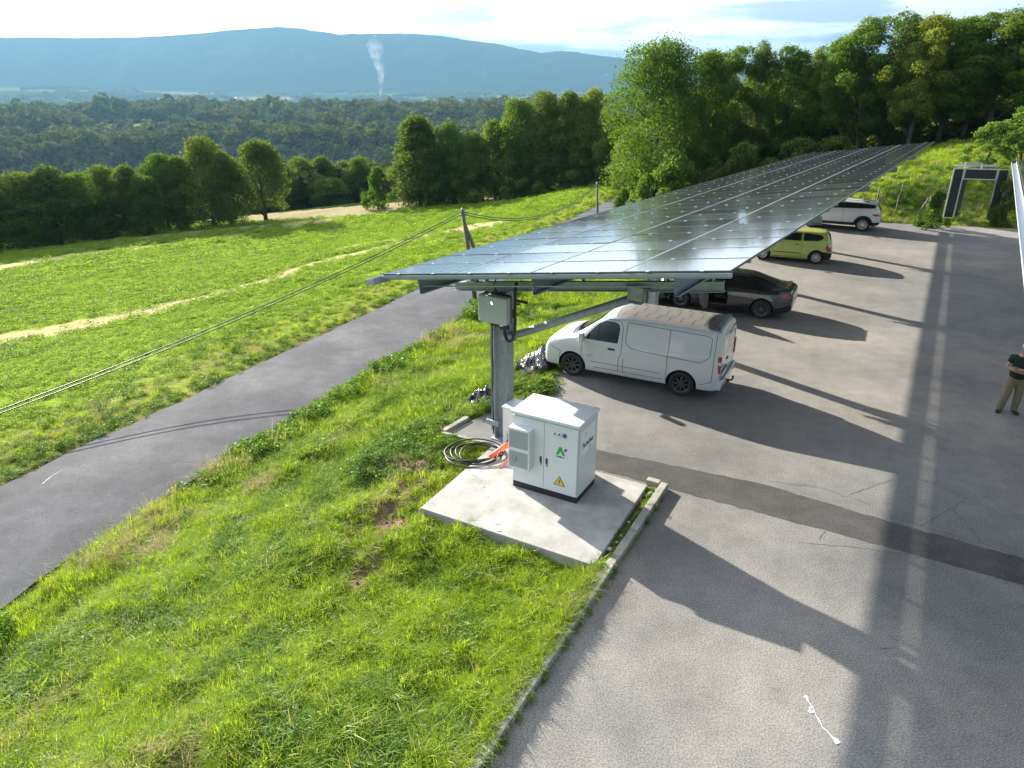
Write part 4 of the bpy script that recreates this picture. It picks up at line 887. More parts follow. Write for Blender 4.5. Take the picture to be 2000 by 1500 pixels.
for sx in (-1, 1):
    for sy in (-1, 1): m = MB(); m.lathe([(0, .012), (.011, .012), (.014, 0)], 'z', 10, (sx * (hw - .04), sy * (hd - .03) - .012, CHt + .06)); m.build('roof_bolt', M['galv'], cab)
DX = X0 + .70
for x0, x1 in ((X0 + .004, DX - .003), (DX + .003, hw - .012)):
    m = MB(); m.box(((x0 + x1) / 2, -hd + .002, .14 + (CHt - .17) / 2), (x1 - x0, .022, CHt - .175), bev=.005, seg=2); m.build('door', M['white2'], cab)
m = MB(); m.box((DX, -hd + .006, .9), (.005, .02, 1.4)); m.build('door_seam', M['black'], cab)
ac = MB(); ax_, az_ = X0 + .235, .98; ac.box((ax_, -hd - .095, az_), (.47, .17, .86), bev=.008, seg=2); aco = ac.build('air_conditioner', M['white2'], cab)
M['grille'] = mat('grey filter mesh', (.33, .36, .38), .7, var=.12, vscale=160, bump=.6, bscale=400)
for zc, hh in ((1.18, .37), (.745, .34)):
    m = MB(); m.box((ax_ - .005, -hd - .181, zc), (.41, .008, hh)); m.build('grille', M['grille'], aco)
m = MB(); m.lathe([(0, 0), (.062, 0), (.062, .004), (0, .004)], 'y', 24, (ax_ - .09, -hd - .191, .76)); m.build('fan_disc', mat('fan disc', (.25, .28, .3), .6), aco)
for hx, hz in ((X0 + .635, .76), (X0 + .765, .75)):
    m = MB(); m.box((hx, -hd - .014, hz), (.042, .012, .175), bev=.005, seg=2); ho = m.build('door_handle', M['black'], cab)
    m = MB(); m.box((hx, -hd - .024, hz - .055), (.026, .016, .04), bev=.008, seg=2); m.build('lock', M['alu'], ho)
for nm, x, r, c in (('green_lamp', .93, .017, (.02, .25, .16)), ('red_lamp', 1.02, .017, (.35, .01, .05)), ('blue_knob', 1.13, .044, (.005, .09, .26))):
    m = MB(); m.lathe([(0, -.03), (r * .8, -.03), (r, -.018), (r, 0)], 'y', 20, (X0 + x, -hd - .009, 1.42 - (x - .93) * .0)); m.build(nm, mat(nm, c, .35, coat=.5), cab)
M['blk_print'] = mat('black print', (.02, .02, .025), .6); M['grey_print'] = mat('grey print', (.3, .3, .32), .6); M['green_print'] = mat('green print', (.01, .36, .07), .5); M['navy'] = mat('navy print', (.02, .02, .12), .5)
FR = (math.pi / 2, 0, 0); yf = -hd - .011
put_text('lamp_caption', 'RUN', .018, M['grey_print'], cab, (X0 + .93, yf, 1.37), FR); put_text('lamp_caption', 'FAULT', .018, M['grey_print'], cab, (X0 + 1.02, yf, 1.37), FR)
em = MB(); ex, ez = X0 + 1.055, 1.06; y0, y1 = yf, yf - .0015
def flat(mb, pts, y=None):
    a = [mb.b.verts.new((p[0], yf - .0015 if y is None else y, p[1])) for p in pts]; mb.b.faces.new(a)
flat(em, [(ex - .095, ez - .075), (ex - .03, ez + .10), (ex + .022, ez + .10), (ex + .0, ez + .03), (ex + .022, ez + .0), (ex + .0, ez - .0), (ex - .02, ez - .03), (ex - .045, ez - .075)])
flat(em, [(ex + .022, ez + .0), (ex - .0, ez + .03), (ex + .022, ez + .10), (ex + .04, ez + .05), (ex + .10, ez - .075), (ex + .045, ez - .075), (ex + .015, ez - .02)])
em.build('emblem', M['green_print'], cab)
em = MB(); flat(em, [(ex + .10, ez + .085), (ex + .15, ez + .085), (ex + .125, ez + .055), (ex + .14, ez + .055), (ex + .06, ez - .0), (ex + .09, ez + .038), (ex + .07, ez + .038)]); em.build('emblem_flash', M['navy'], cab)
put_text('emblem_text', 'BASE-A', .05, M['blk_print'], cab, (ex - .0, yf - .001, ez - .115), FR, bold=.0015)
em = MB(); flat(em, [(ex - .15, ez - .113), (ex - .11, ez - .113), (ex - .11, ez - .119), (ex - .15, ez - .119)]); flat(em, [(ex + .12, ez - .113), (ex + .16, ez - .113), (ex + .16, ez - .119), (ex + .12, ez - .119)]); em.build('emblem_dashes', M['green_print'], cab)
ws = MB(); wx, wz = X0 + 1.05, .40; s = .125
flat(ws, [(wx - s, wz - .09), (wx + s, wz - .09), (wx, wz + .125)], yf - .001); wo_ = ws.build('warning_sign', M['blk_print'], cab)
ws = MB(); s2 = .10; flat(ws, [(wx - s2, wz - .077), (wx + s2, wz - .077), (wx, wz + .098)], yf - .0025); ws.build('sign_face', mat('yellow sign', (.72, .5, .03), .5), wo_)
ws = MB(); flat(ws, [(wx + .008, wz + .055), (wx - .022, wz + .0), (wx - .003, wz + .003), (wx - .012, wz - .035), (wx - .02, wz - .035), (wx - .004, wz - .06), (wx + .012, wz - .033), (wx + .001, wz - .034), (wx + .022, wz + .016), (wx + .006, wz + .014), (wx + .022, wz + .05)], yf - .004); ws.build('lightning_symbol', M['blk_print'], wo_)
# side poster
m = MB(); m.box((hw + .002, -.02, 1.23), (.004, .62, .52)); po = m.build('poster', mat('poster', (.80, .82, .84), .5), cab)
SR = (math.pi / 2, 0, math.pi / 2)
put_text('poster_title', 'Faradae', .165, M['blk_print'], po, (hw + .0045, -.02, 1.17), SR, bold=.004)
for i, sline in enumerate(('Borne', 'Recharge', 'Autonome', 'Solaire')): put_text('poster_small_print', sline, .032, M['grey_print'], po, (hw + .0045, .04, 1.075 - i * .036), SR, align='LEFT')
m = MB()
for a in range(0, 360, 24):
    ca, sa = math.cos(R(a)), math.sin(R(a)); m.box((hw + .0045, -.14 + .045 * ca, 1.37 + .045 * sa), (.001, .006, .04), Matrix.Rotation(R(a - 90), 3, 'X'))
m.build('poster_emblem', mat('pale print', (.45, .46, .38), .6), po)
m = MB(); m.box((hw + .001, -hd + .035, .9), (.003, .006, 1.45)); m.build('side_seam', M['grey_print'], cab)

# low connection box behind, orange conduit, coiled cables
b0 = Vector(G(982, 869, .1)); cbx = thing('connection_box', 'plain white lower steel box standing behind the left side of the big cabinet', 'box', b0 + cx * .36 + cy * .25, CANG)
m = MB(); m.box((0, 0, .47), (.72, .5, .94), bev=.008, seg=2); m.build('casing', M['white'], cbx)
m = MB(); m.box((0, -.01, .955), (.75, .54, .03), bev=.006); m.build('lid', M['white'], cbx)
m = MB(); m.box((-.22, -.252, .22), (.07, .004, .24), bev=.0); m.build('louvre', M['grille'], cbx)
co_ = thing('cable_coil', 'loose coil of thick black cables lying beside the slab left of the cabinet', 'cable', tuple(G(925, 893, .05)))
for k, (ra, rb, dx, dy, hz) in enumerate([(.62, .56, 0, 0, .03), (.56, .5, .04, .04, .08), (.50, .42, .1, .0, .13), (.42, .40, .12, .06, .05), (.66, .50, .03, .1, .1)]):
    m = MB(); ph = random.uniform(0, 6); pts = []
    for i in range(40):
        a = ph + 2 * math.pi * 1.06 * i / 39; pts.append((dx + ra * (1 + .03 * math.sin(3 * a + k)) * math.cos(a), dy + rb * math.sin(a) * (1 + .05 * math.sin(2 * a)), hz + .03 * math.sin(2 * a + k) + .02))
    m.tube(pts, .017, 7); m.build('cable_loop', M['cable'], co_)
m = MB(); m.tube([(.3, -.45, .08), (.5, -.35, .12), (.62, -.15, .3), (.75, .0, .42)], .017, 7); m.build('cable_end', M['cable'], co_)
oc = thing('orange_conduit', 'bright orange plastic sleeve round the cables entering the cabinet side', 'conduit', tuple(G(1000, 905, .1)))
A_ = Vector((0, 0, 0)); m = MB()
e_ = Vector(fl) + cy * .25 - Vector(oc.location); q0 = Vector(G(957, 893, .42)) - Vector(oc.location); 
m.tube([q0, q0 * .6 + Vector((0, 0, .22)), q0 * .25 + Vector((0, 0, .40)), (.10, .12, .42), (.18, .22, .30), (.2, .3, .1)], [.05, .055, .058, .058, .055, .05], 12); m.build('sleeve', M['orange'], oc)
m = MB(); q1 = Vector(G(975, 915, .1)) - Vector(oc.location); m.tube([q1, q1 * .5 + Vector((0, .06, .05)), Vector((.02, .15, .12))], .012, 6); m.build('wire', M['orange'], oc)

# ------------------------------------------------------------------ crumpled black plastic sheets
M['plastic'] = mat('black plastic sheet', (.02, .02, .023), .22, spec=.9)
def sheet(name, label, pts, hgt, seed, ridged=1.0, base=.03, dirn=.6, n=46):
    """pts: 4 ground corners"""
    P = [np.array(p[:2]) for p in pts]; g = np.linspace(0, 1, n); U, V = np.meshgrid(g, g)
    x = (1 - U) * (1 - V) * P[0][0] + U * (1 - V) * P[1][0] + U * V * P[2][0] + (1 - U) * V * P[3][0]; y = (1 - U) * (1 - V) * P[0][1] + U * (1 - V) * P[1][1] + U * V * P[2][1] + (1 - U) * V * P[3][1]
    ed = np.minimum(np.minimum(U, 1 - U), np.minimum(V, 1 - V)); x = x + (fbm(x * 3 + seed, y * 3, 3) - .45) * .5; y = y + (fbm(x * 3 + seed + 40, y * 3, 3) - .45) * .5
    c, s = math.cos(dirn), math.sin(dirn); a = (x * c + y * s); b_ = (-x * s + y * c)
    f = np.abs(fbm(a * 1.1 + seed, b_ * 5.5, 4) - .47) * 2 * ridged + (fbm(a * 4 + seed, b_ * 4, 3) - .45) * .7
    hh = np.maximum(height(x, y, False), 0 * x - 5) + base + np.clip(f, 0, 1) * hgt * sstep(0, .18, ed) * 1.6 - .06 * (1 - sstep(0, .05, ed))
    o = link(name, mesh_from(name, np.stack([x, y, hh], -1).reshape(-1, 3), grid_faces(n, n), M['plastic'], smooth=True)); return tag(o, label, 'plastic sheet')
sheet('plastic_sheet', 'crumpled shiny black plastic sheet in front of the white van', SHEETS[0], .4, 3, 1.3, .16, 2.2)
sheet('plastic_sheet', 'small bunched black plastic sheet in the grass left of the post', SHEETS[1], .42, 8, .8, .12)
sheet('plastic_sheet', 'crumpled silvery black plastic sheet before the nose of the dark car', SHEETS[2], .5, 15, 1.2, .1, 2.2)

# ------------------------------------------------------------------ vehicles
def pchip(x, y, xi):
    x = np.asarray(x, float); y = np.asarray(y, float); h = np.diff(x); d = np.diff(y) / h; m = np.zeros(len(x)); m[0], m[-1] = d[0], d[-1]
    for i in range(1, len(x) - 1):
        if d[i - 1] * d[i] > 0: w1 = 2 * h[i] + h[i - 1]; w2 = h[i] + 2 * h[i - 1]; m[i] = (w1 + w2) / (w1 / d[i - 1] + w2 / d[i])
    k = np.clip(np.searchsorted(x, xi) - 1, 0, len(x) - 2); t = (xi - x[k]) / h[k]
    return (2 * t**3 - 3 * t**2 + 1) * y[k] + (t**3 - 2 * t**2 + t) * h[k] * m[k] + (-2 * t**3 + 3 * t**2) * y[k + 1] + (t**3 - t**2) * h[k] * m[k + 1]
def chaikin(P, it=2):
    for _ in range(it):
        Q = [P[0]]
        for a, b in zip(P, P[1:]): Q += [a * .75 + b * .25, a * .25 + b * .75]
        Q.append(P[-1]); P = Q
    return P
class Car:
    def __init__(s, st, wheels, wr, paint, name, label, cat, loc, ang, lower=None, lowmat=None, cuts=(), tumble=.0):
        s.root = thing(name, label, cat, loc, ang); st = sorted(st); X = np.array([r[0] for r in st]); A = np.array([r[1:] for r in st])
        xs = np.unique(np.round(np.r_[np.linspace(X[0], X[-1], 90), X, np.linspace(X[0], X[0] + .25, 9), np.linspace(X[-1] - .25, X[-1], 9)], 4)); xs = xs[np.r_[True, np.diff(xs) > .006]]; xs[-1] = X[-1]
        Pm = np.stack([pchip(X, A[:, k], xs) for k in range(8)], 1); rings = []
        for x, (zb, ws, zm, wm, zl, wb, zr, wr_, *_r), zt in zip(xs, Pm[:, :8], pchip(X, A[:, 8], xs)):
            pts = [np.array(p) for p in [(0, zb), (ws * .6, zb), (ws - .04, zb + .005), (ws, zb + .05), (ws + (wm - ws) * .7, zb + (zm - zb) * .5), (wm, zm), (wm * .4 + wb * .6 + .012, zm * .35 + zl * .65), (wb + .006, zl - .03), (wb - .012, zl + .006),
                                         (wb * .55 + wr_ * .45 + .012, zl * .55 + zr * .45), (wr_ + .012, zr - (zr - zl) * .07), (wr_ - .035, zr + (zt - zr) * .22), (wr_ * .72, zr + (zt - zr) * .68), (wr_ * .36, zr + (zt - zr) * .94), (0, zt)]]
            rings.append(chaikin(pts, 2))
        nr = len(rings[0]); b = bmesh.new(); G_ = []
        for x, rg in zip(xs, rings):
            Lh = [b.verts.new((x, p[0], p[1])) for p in rg]; Rh = [b.verts.new((x, -p[0], p[1])) for p in rg[1:-1]]; G_.append(Lh + Rh[::-1])
        n = len(G_[0])
        for i in range(len(xs) - 1):
            for k in range(n):
                f = b.faces.new((G_[i][k], G_[i][(k + 1) % n], G_[i + 1][(k + 1) % n], G_[i + 1][k])); f.smooth = True; q = min(k, n - 1 - k)
                if q < 4: f.material_index = 1
                elif lower and lower((xs[i] + xs[i + 1]) / 2, sum(v.co.z for v in f.verts) / 4, q): f.material_index = 2
        for G0 in (G_[0], G_[-1]): f = b.faces.new(G0 if G0 is G_[0] else G0[::-1]); f.material_index = 2 if (lower and lower(G0[0].co.x, .5, 12)) else 0
        bmesh.ops.recalc_face_normals(b, faces=b.faces); me = bpy.data.meshes.new('body'); b.to_mesh(me); b.free()
        for q in (paint, M['dark'], lowmat or M['dark']): me.materials.append(q)
        full = me.copy(); s.bvh = BVHTree.FromPolygons([v.co.copy() for v in full.vertices], [tuple(p.vertices) for p in full.polygons])
        o = link('body', me, s.root); tmp = []
        def boolean(m, mati):
            c = bpy.data.objects.new('cut', m.mesh('cut', [paint, M['dark'], M['dark']])); C.objects.link(c); c.matrix_world = s.root.matrix_basis; tmp.append(c)
            md = o.modifiers.new('b', 'BOOLEAN'); md.operation = 'DIFFERENCE'; md.solver = 'EXACT'; md.object = c
        c = MB(); c.mi = 1; w2 = max(A[:, 3])
        for wx in wheels:
            for sy in (-1, 1): c.lathe([(wr + .065, sy * (w2 - .36)), (wr + .065, sy * (w2 + .2))], 'y', 40, (wx, 0, wr))
        boolean(c, 1)
        for poly, y0, y1 in cuts:
            c = MB(); c.mi = 1; a = [c.b.verts.new((p[0], y0, p[1])) for p in poly]; e = [c.b.verts.new((p[0], y1, p[1])) for p in poly]; k = len(a)
            for f in [c.b.faces.new(a), c.b.faces.new(e[::-1])] + [c.b.faces.new((a[i], e[i], e[(i + 1) % k], a[(i + 1) % k])) for i in range(k)]: f.material_index = 1
            boolean(c, 1)
        bpy.context.view_layer.update(); dg = bpy.context.evaluated_depsgraph_get(); nm = bpy.data.meshes.new_from_object(o.evaluated_get(dg)); nm.name = 'body'
        o.modifiers.clear(); o.data = nm
        for t in tmp: bpy.data.objects.remove(t)
        nm.set_sharp_from_angle(angle=R(40)); s.body = o; s.paint = paint
    def decal(s, name, poly, mt, view='L', eps=.004, cell=.07, parent=None, label=None):
        """a panel that follows the body: outline in the view plane, laid on by ray casting"""
        ax = {'L': (0, 2), 'R': (0, 2), 'T': (0, 1), 'B': (1, 2), 'F': (1, 2)}[view]
        P = np.array(poly, float); area = sum(P[i][0] * P[(i + 1) % len(P)][1] - P[(i + 1) % len(P)][0] * P[i][1] for i in range(len(P)))
        b = bmesh.new(); b.faces.new([b.verts.new((p[0], p[1], 0)) for p in P])
        for k in (0, 1):
            for v in np.arange(P[:, k].min() + cell, P[:, k].max(), cell):
                co = Vector((v, 0, 0)) if k == 0 else Vector((0, v, 0)); no = Vector((1, 0, 0)) if k == 0 else Vector((0, 1, 0))
                bmesh.ops.bisect_plane(b, geom=b.verts[:] + b.edges[:] + b.faces[:], plane_co=co, plane_no=no)
        D = {'L': (0, -1, 0), 'R': (0, 1, 0), 'T': (0, 0, -1), 'B': (1, 0, 0), 'F': (-1, 0, 0)}[view]; D = Vector(D); bad = []
        for v in b.verts:
            p = Vector((0, 0, 0)); p[ax[0]], p[ax[1]] = v.co.x, v.co.y; org = p - D * 6; hit = s.bvh.ray_cast(org, D)
            if hit[0] is None: bad.append(v); continue
            v.co = hit[0] - D * eps + (hit[1] if hit[1].dot(D) < 0 else -hit[1]) * eps
        if bad: bmesh.ops.delete(b, geom=bad, context='VERTS')
        for f in b.faces:
            f.smooth = True
            if f.normal.dot(D) > 0: f.normal_flip()
        bmesh.ops.recalc_face_normals(b, faces=b.faces)
        for f in b.faces:
            f.normal_update()
        if b.faces and sum(f.normal.dot(D) for f in b.faces) > 0: bmesh.ops.reverse_faces(b, faces=b.faces)
        me = bpy.data.meshes.new(name); b.to_mesh(me); b.free(); me.materials.append(mt); o = link(name, me, parent or s.root)
        if label: o['label'] = label
        return o
    def both(s, name, poly, mt, **k): return [s.decal(name, poly, mt, v, **k) for v in 'LR']
    def seam(s, lines, view='L', w=.012, mt=None, name='panel_line', eps=.0015):
        b = bmesh.new(); D = Vector({'L': (0, -1, 0), 'R': (0, 1, 0), 'T': (0, 0, -1), 'B': (1, 0, 0)}[view]); ax = {'L': (0, 2), 'R': (0, 2), 'T': (0, 1), 'B': (1, 2)}[view]
        for ln in lines:
            P = polyres(np.array(ln, float), .04); t = np.gradient(P, axis=0); t /= np.linalg.norm(t, axis=1)[:, None] + 1e-9; nn = np.stack([-t[:, 1], t[:, 0]], 1) * w / 2; prev = None
            for p, q in zip(P, nn):
                vs = []
                for sg in (1, -1):
                    a = Vector((0, 0, 0)); a[ax[0]], a[ax[1]] = p + q * sg; h = s.bvh.ray_cast(a - D * 6, D); vs.append(None if h[0] is None else b.verts.new(h[0] - D * eps * 2))
                if None in vs: prev = None; continue
                if prev: b.faces.new((prev[0], prev[1], vs[1], vs[0]))
                prev = vs
        me = bpy.data.meshes.new(name); b.to_mesh(me); b.free(); me.materials.append(mt or M['seam']); return link(name, me, s.root)
    def wheels(s, xs, r, wy, n_spoke, rim, wdt=.22, style='thin', steer=0, tyre=None):
        for x in xs:
            for sy in (1, -1):
                m = MB(); w = wdt / 2; rr = r * .66
                m.lathe([(rr, -w * .8), (r * .86, -w), (r * .97, -w * .72), (r, -w * .3), (r, w * .3), (r * .97, w * .72), (r * .86, w), (rr, w * .8), (rr * .97, w * .3), (rr * .97, -w * .8)], 'y', 36, caps=False)
                wh = thing_part('wheel', s.root, (x, sy * (wy - w), r), (0, 0, 0 if sy > 0 else math.pi)); 
                if steer and x > 0: wh.rotation_euler.z += steer
                m.build('tyre', M['tyre'], wh); m = MB()
                m.lathe([(rr * .99, w * .82), (rr * .93, w * .8), (rr * .9, w * .35), (rr * .9, -w * .2)], 'y', 32, caps=False)
                m.lathe([(0, w * .55), (rr * .2, w * .55), (rr * .24, w * .3)], 'y', 14)
                for k in range(n_spoke):
                    a = 2 * math.pi * k / n_spoke
                    for da in ((0,) if style != 'twin' else (-.16, .16)):
                        c, s_ = math.cos(a + da), math.sin(a + da); Lr = rr * .94
                        m.box((c * Lr * .54, w * .52, s_ * Lr * .54), (Lr * .86, .022, rr * {'thick': .20, 'twin': .085, 'thin': .07, 'wide': .15}[style]), Matrix.Rotation(-(a + da), 3, 'Y'))
                m.build('rim', rim, wh); m = MB(); m.lathe([(0, -w * .1), (rr * .92, -w * .1)], 'y', 24); m.build('brake_disc', M['black'], wh)
def thing_part(name, parent, loc, rot):
    me = bpy.data.meshes.new(name); m = MB(); m.lathe([(0, -.02), (.06, -.02), (.06, .02), (0, .02)], 'y', 10); me = m.mesh(name, M['dark']); o = link(name, me, parent); o.location = loc; o.rotation_euler = rot; return o
M['seam'] = mat('dark panel line', (.03, .03, .032), .7)
M['wpaint'] = mat('white car paint', (.60, .61, .61), .22, coat=.8, spec=.5); M['spaint'] = mat('dark grey car paint', (.035, .038, .046), .2, metal=.55, coat=1); M['gpaint'] = mat('lime green car paint', (.44, .50, .13), .3, coat=.7, metal=.1)
M['roofgrey'] = mat('dusty van roof', (.16, .157, .152), .5, var=.08, vscale=2); M['ribshade'] = mat('painted rib shade', (.07, .068, .065), .6); M['rimblack'] = mat('black rim', (.07, .07, .074), .35, coat=.4); M['rimsilver'] = mat('silver rim', (.62, .63, .65), .3, metal=.6); M['rimgrey'] = mat('grey rim', (.2, .2, .21), .3, metal=.6)
M['seat'] = mat('seat fabric', (.02, .02, .022), .8)

# white van
LFT = lambda a: np.array([-math.sin(a), math.cos(a)])
f_, r_ = G(1117, 732.8)[:2], G(1328.2, 772.8)[:2]; va = math.atan2(*(f_ - r_)[::-1]); vp = (f_ + r_) / 2 - LFT(va) * .90
van = Car([(2.482, .36, .66, .52, .68, .62, .66, .70, .56, .73), (2.43, .28, .78, .56, .82, .76, .78, .84, .64, .88), (2.28, .24, .89, .62, .92, .90, .88, .98, .70, 1.02), (1.95, .24, .93, .66, .965, 1.03, .92, 1.09, .75, 1.13), (1.6, .24, .94, .68, .975, 1.12, .93, 1.18, .78, 1.24),
           (1.15, .24, .94, .70, .978, 1.16, .94, 1.46, .78, 1.53), (.85, .24, .94, .7, .978, 1.17, .94, 1.66, .78, 1.75), (.5, .24, .94, .7, .978, 1.18, .945, 1.80, .79, 1.90), (.0, .24, .94, .7, .978, 1.2, .945, 1.85, .80, 1.955), (-2.2, .26, .94, .7, .978, 1.2, .945, 1.85, .80, 1.955),
           (-2.38, .28, .93, .7, .97, 1.2, .935, 1.83, .79, 1.94), (-2.46, .30, .91, .7, .955, 1.2, .92, 1.79, .77, 1.89), (-2.495, .33, .89, .7, .93, 1.2, .90, 1.73, .74, 1.80)],
          (1.549, -1.549), .345, M['wpaint'], 'white_van', 'white panel van with black wheels parked nose to the grass nearest the cabinet', 'van', (*vp, 0), va)
for w in van.both('side_window', [(.25, 1.18), (.22, 1.58), (.27, 1.69), (.36, 1.73), (.66, 1.725), (.86, 1.60), (1.06, 1.40), (1.2, 1.22), (1.19, 1.17)], M['glass']): pass
van.both('window_pillar', [(.82, 1.175), (.85, 1.175), (.83, 1.62), (.80, 1.645)], M['black'], eps=.007)
van.both('mirror_base', [(1.2, 1.17), (1.2, 1.235), (1.33, 1.16), (1.38, 1.08), (1.25, 1.08)], M['black'])
van.decal('windscreen', [(1.60, -.70), (1.66, -.35), (1.68, 0), (1.66, .35), (1.60, .70), (.82, .655), (.80, 0), (.82, -.655)], M['glass'], 'T')
van.decal('windscreen_cowl', [(1.60, .72), (1.67, .35), (1.69, 0), (1.67, -.35), (1.60, -.72), (1.66, -.74), (1.75, -.35), (1.77, 0), (1.75, .35), (1.66, .74)], M['black'], 'T')
van.both('headlight', [(2.34, .80), (2.1, 1.0), (1.98, 1.02), (2.08, .88), (2.2, .80)], M['clearlight'], eps=.006)
van.decal('roof_panel', [(.40, -.72), (.47, -.4), (.50, 0), (.47, .4), (.40, .72), (-2.36, .70), (-2.36, -.70)], M['roofgrey'], 'T', eps=.003, cell=.12)
ribs = []
for i in range(8):
    x_ = .22 - .31 * i
    ribs += [[(x_ + .05, -.62), (x_ + .03, -.34)], [(x_ + .03, .62), (x_ + .01, .34)], [(x_ - .10, -.22), (x_ - .11, .22)], [(x_ + .03, -.34), (x_ - .13, -.33)], [(x_ + .01, .34), (x_ - .13, .33)]]
van.seam(ribs, 'T', .022, M['ribshade'], 'roof_rib_shade', .004)  # flat dark strips: the shade of the pressed ribs painted on
m = MB(); m.box((-2.32, 0, 1.945), (.13, 1.25, .02), bev=.008); m.build('roof_rear_lip', M['galv_d'], van.root)
van.seam([[(.45, .75), (-2.42, .73)], [(.45, -.75), (-2.42, -.73)]], 'T', .05, M['galv_d'], 'roof_channel'); 
sl = [[(.19, .36), (.19, .80), (.13, .9), (.13, 1.6), (.22, 1.78), (.7, 1.78)], [(1.28, .45), (1.28, 1.05)], [(.06, .36), (.06, .8)], [(-1.14, .36), (-1.14, 1.75)], [(-2.33, .55), (-2.33, 1.83)], [(-2.33, .55), (-2.0, .42)],
      [(.03, 1.74), (.03, 1.24), (-.12, 1.12), (-.4, 1.08), (-2.0, 1.03), (-2.22, 1.2), (-2.22, 1.68), (-2.1, 1.73), (.03, 1.77)], [(1.95, .5), (1.9, .72), (2.2, .80)], [(.9, .40), (-1.05, .40)], [(1.0, .56), (-1.0, .56)]]  # long loop is the pressed panel recess, its edge shade drawn dark
van.seam(sl, 'L'); van.seam(sl, 'R')
for sy in (1, -1):
    m = MB(); m.box((.41, sy * .972, 1.0), (.2, .03, .055), bev=.012, seg=2); m.build('door_handle', M['black'], van.root)
    m = MB(); m.box((1.24, sy * 1.09, 1.25), (.13, .17, .26), bev=.035, seg=3); mo = m.build('wing_mirror', M['wpaint'], van.root); m = MB(); m.box((1.24, sy * 1.0, 1.16), (.06, .1, .05)); m.build('mirror_arm', M['black'], mo)
    m = MB(); m.box((-2.475, sy * .885, 1.03), (.10, .13, .44), bev=.03, seg=3); tl = m.build('tail_light', M['redlight'], van.root); m = MB(); m.box((-2.478, sy * .888, 1.08), (.102, .132, .12), bev=.02); m.build('reversing_lamp', M['clearlight'], tl)
m = MB(); m.box((-2.47, 0, .46), (.20, 1.86, .24), bev=.05, seg=3); m.build('rear_bumper', M['wpaint'], van.root)
m = MB(); m.box((-2.53, 0, .585), (.08, 1.5, .012)); m.build('bumper_step', M['galv_d'], van.root)
van.seam([[(0, .6), (0, 1.72)], [(-.74, .6), (-.72, 1.7)], [(.74, .6), (.72, 1.7)], [(-.3, 1.02), (-.62, 1.0)], [(-.6, 1.2), (-.6, 1.6), (-.1, 1.6), (-.1, 1.2), (-.6, 1.2)], [(.6, 1.2), (.6, 1.6), (.1, 1.6), (.1, 1.2), (.6, 1.2)]], 'B')
m = MB(); m.box((-2.51, .1, .98), (.03, .16, .05), bev=.01); m.box((-2.505, .36, .76), (.03, .62, .075), bev=.01); m.build('rear_handle', M['black'], van.root)
m = MB(); m.box((-2.512, .36, .67), (.012, .50, .10)); m.build('number_plate', M['paper'], van.root); m = MB(); m.box((-2.485, 0, 1.755), (.03, .22, .045)); m.build('high_brake_light', M['redlight'], van.root)
m = MB(); m.tube([(-2.4, 0, .33), (-2.66, 0, .33), (-2.70, 0, .37), (-2.70, 0, .42)], .025, 8); m.lathe([(0, .41), (.028, .42), (.03, .45), (0, .475)], 'z', 12, (-2.70, 0, 0)); m.box((-2.6, .08, .34), (.06, .08, .06)); m.build('tow_hitch', M['black'], van.root)
put_text('side_script', 'dynamic', .06, M['grey_print'], van.root, (1.02, .985, .74), (math.pi / 2, 0, math.pi)); van.wheels((1.549, -1.549), .345, .965, 8, M['rimblack'], .23, 'thick', .05)

# dark grey liftback with open driver door
r_ = G(1484, 622)[:2]; ta = math.atan2(.470, -.883); tp = r_ + np.array([math.cos(ta), math.sin(ta)]) * 1.4375 - LFT(ta) * .88
hd_open = [(.72, .34), (.80, .55), (.83, .84), (.72, .93), (.30, 1.22), (-.05, 1.32), (-.16, 1.28), (-.20, .9), (-.27, .6), (-.22, .36)]
tes = Car([(2.28, .30, .56, .45, .60, .54, .58, .60, .46, .62), (2.16, .22, .74, .5, .78, .66, .74, .71, .58, .74), (1.8, .17, .87, .55, .90, .78, .83, .83, .64, .87), (1.2, .16, .90, .56, .925, .86, .86, .90, .66, .955), (.95, .16, .90, .56, .925, .88, .865, .95, .66, 1.0), (.3, .16, .90, .56, .925, .905, .87, 1.22, .60, 1.31), (-.2, .16, .90, .56, .925, .93, .87, 1.33, .565, 1.43),
           (-.8, .16, .90, .56, .93, .96, .87, 1.31, .555, 1.42), (-1.4, .17, .90, .57, .935, .99, .855, 1.18, .53, 1.27), (-1.85, .2, .88, .6, .92, 1.03, .82, 1.08, .58, 1.14), (-2.15, .26, .83, .62, .88, 1.02, .76, 1.05, .62, 1.08), (-2.33, .32, .74, .62, .80, .96, .70, .99, .55, 1.01), (-2.40, .38, .62, .62, .70, .86, .60, .89, .45, .91)],
          (1.4375, -1.4375), .338, M['spaint'], 'grey_liftback', 'dark grey liftback car with its driver door open parked beyond the white van', 'car', (*tp, 0), ta, cuts=((hd_open, .1, 1.1),))
tes.both('rear_door_window', [(-.24, .985), (-.24, 1.30), (-.55, 1.325), (-.95, 1.28), (-1.35, 1.15), (-1.62, 1.03), (-1.30, 1.02)], M['glass']); tes.decal('front_window', [(.78, .95), (.32, 1.20), (-.1, 1.31), (-.19, 1.30), (-.19, .97)], M['glass'], 'R')
tes.decal('windscreen', [(1.0, -.6), (1.05, 0), (1.0, .6), (.28, .53), (.24, 0), (.28, -.53)], M['glass'], 'T'); tes.decal('glass_roof', [(.22, -.50), (.22, .50), (-1.0, .47), (-1.75, .50), (-1.80, 0), (-1.75, -.50), (-1.0, -.47)], M['glass'], 'T', eps=.003)
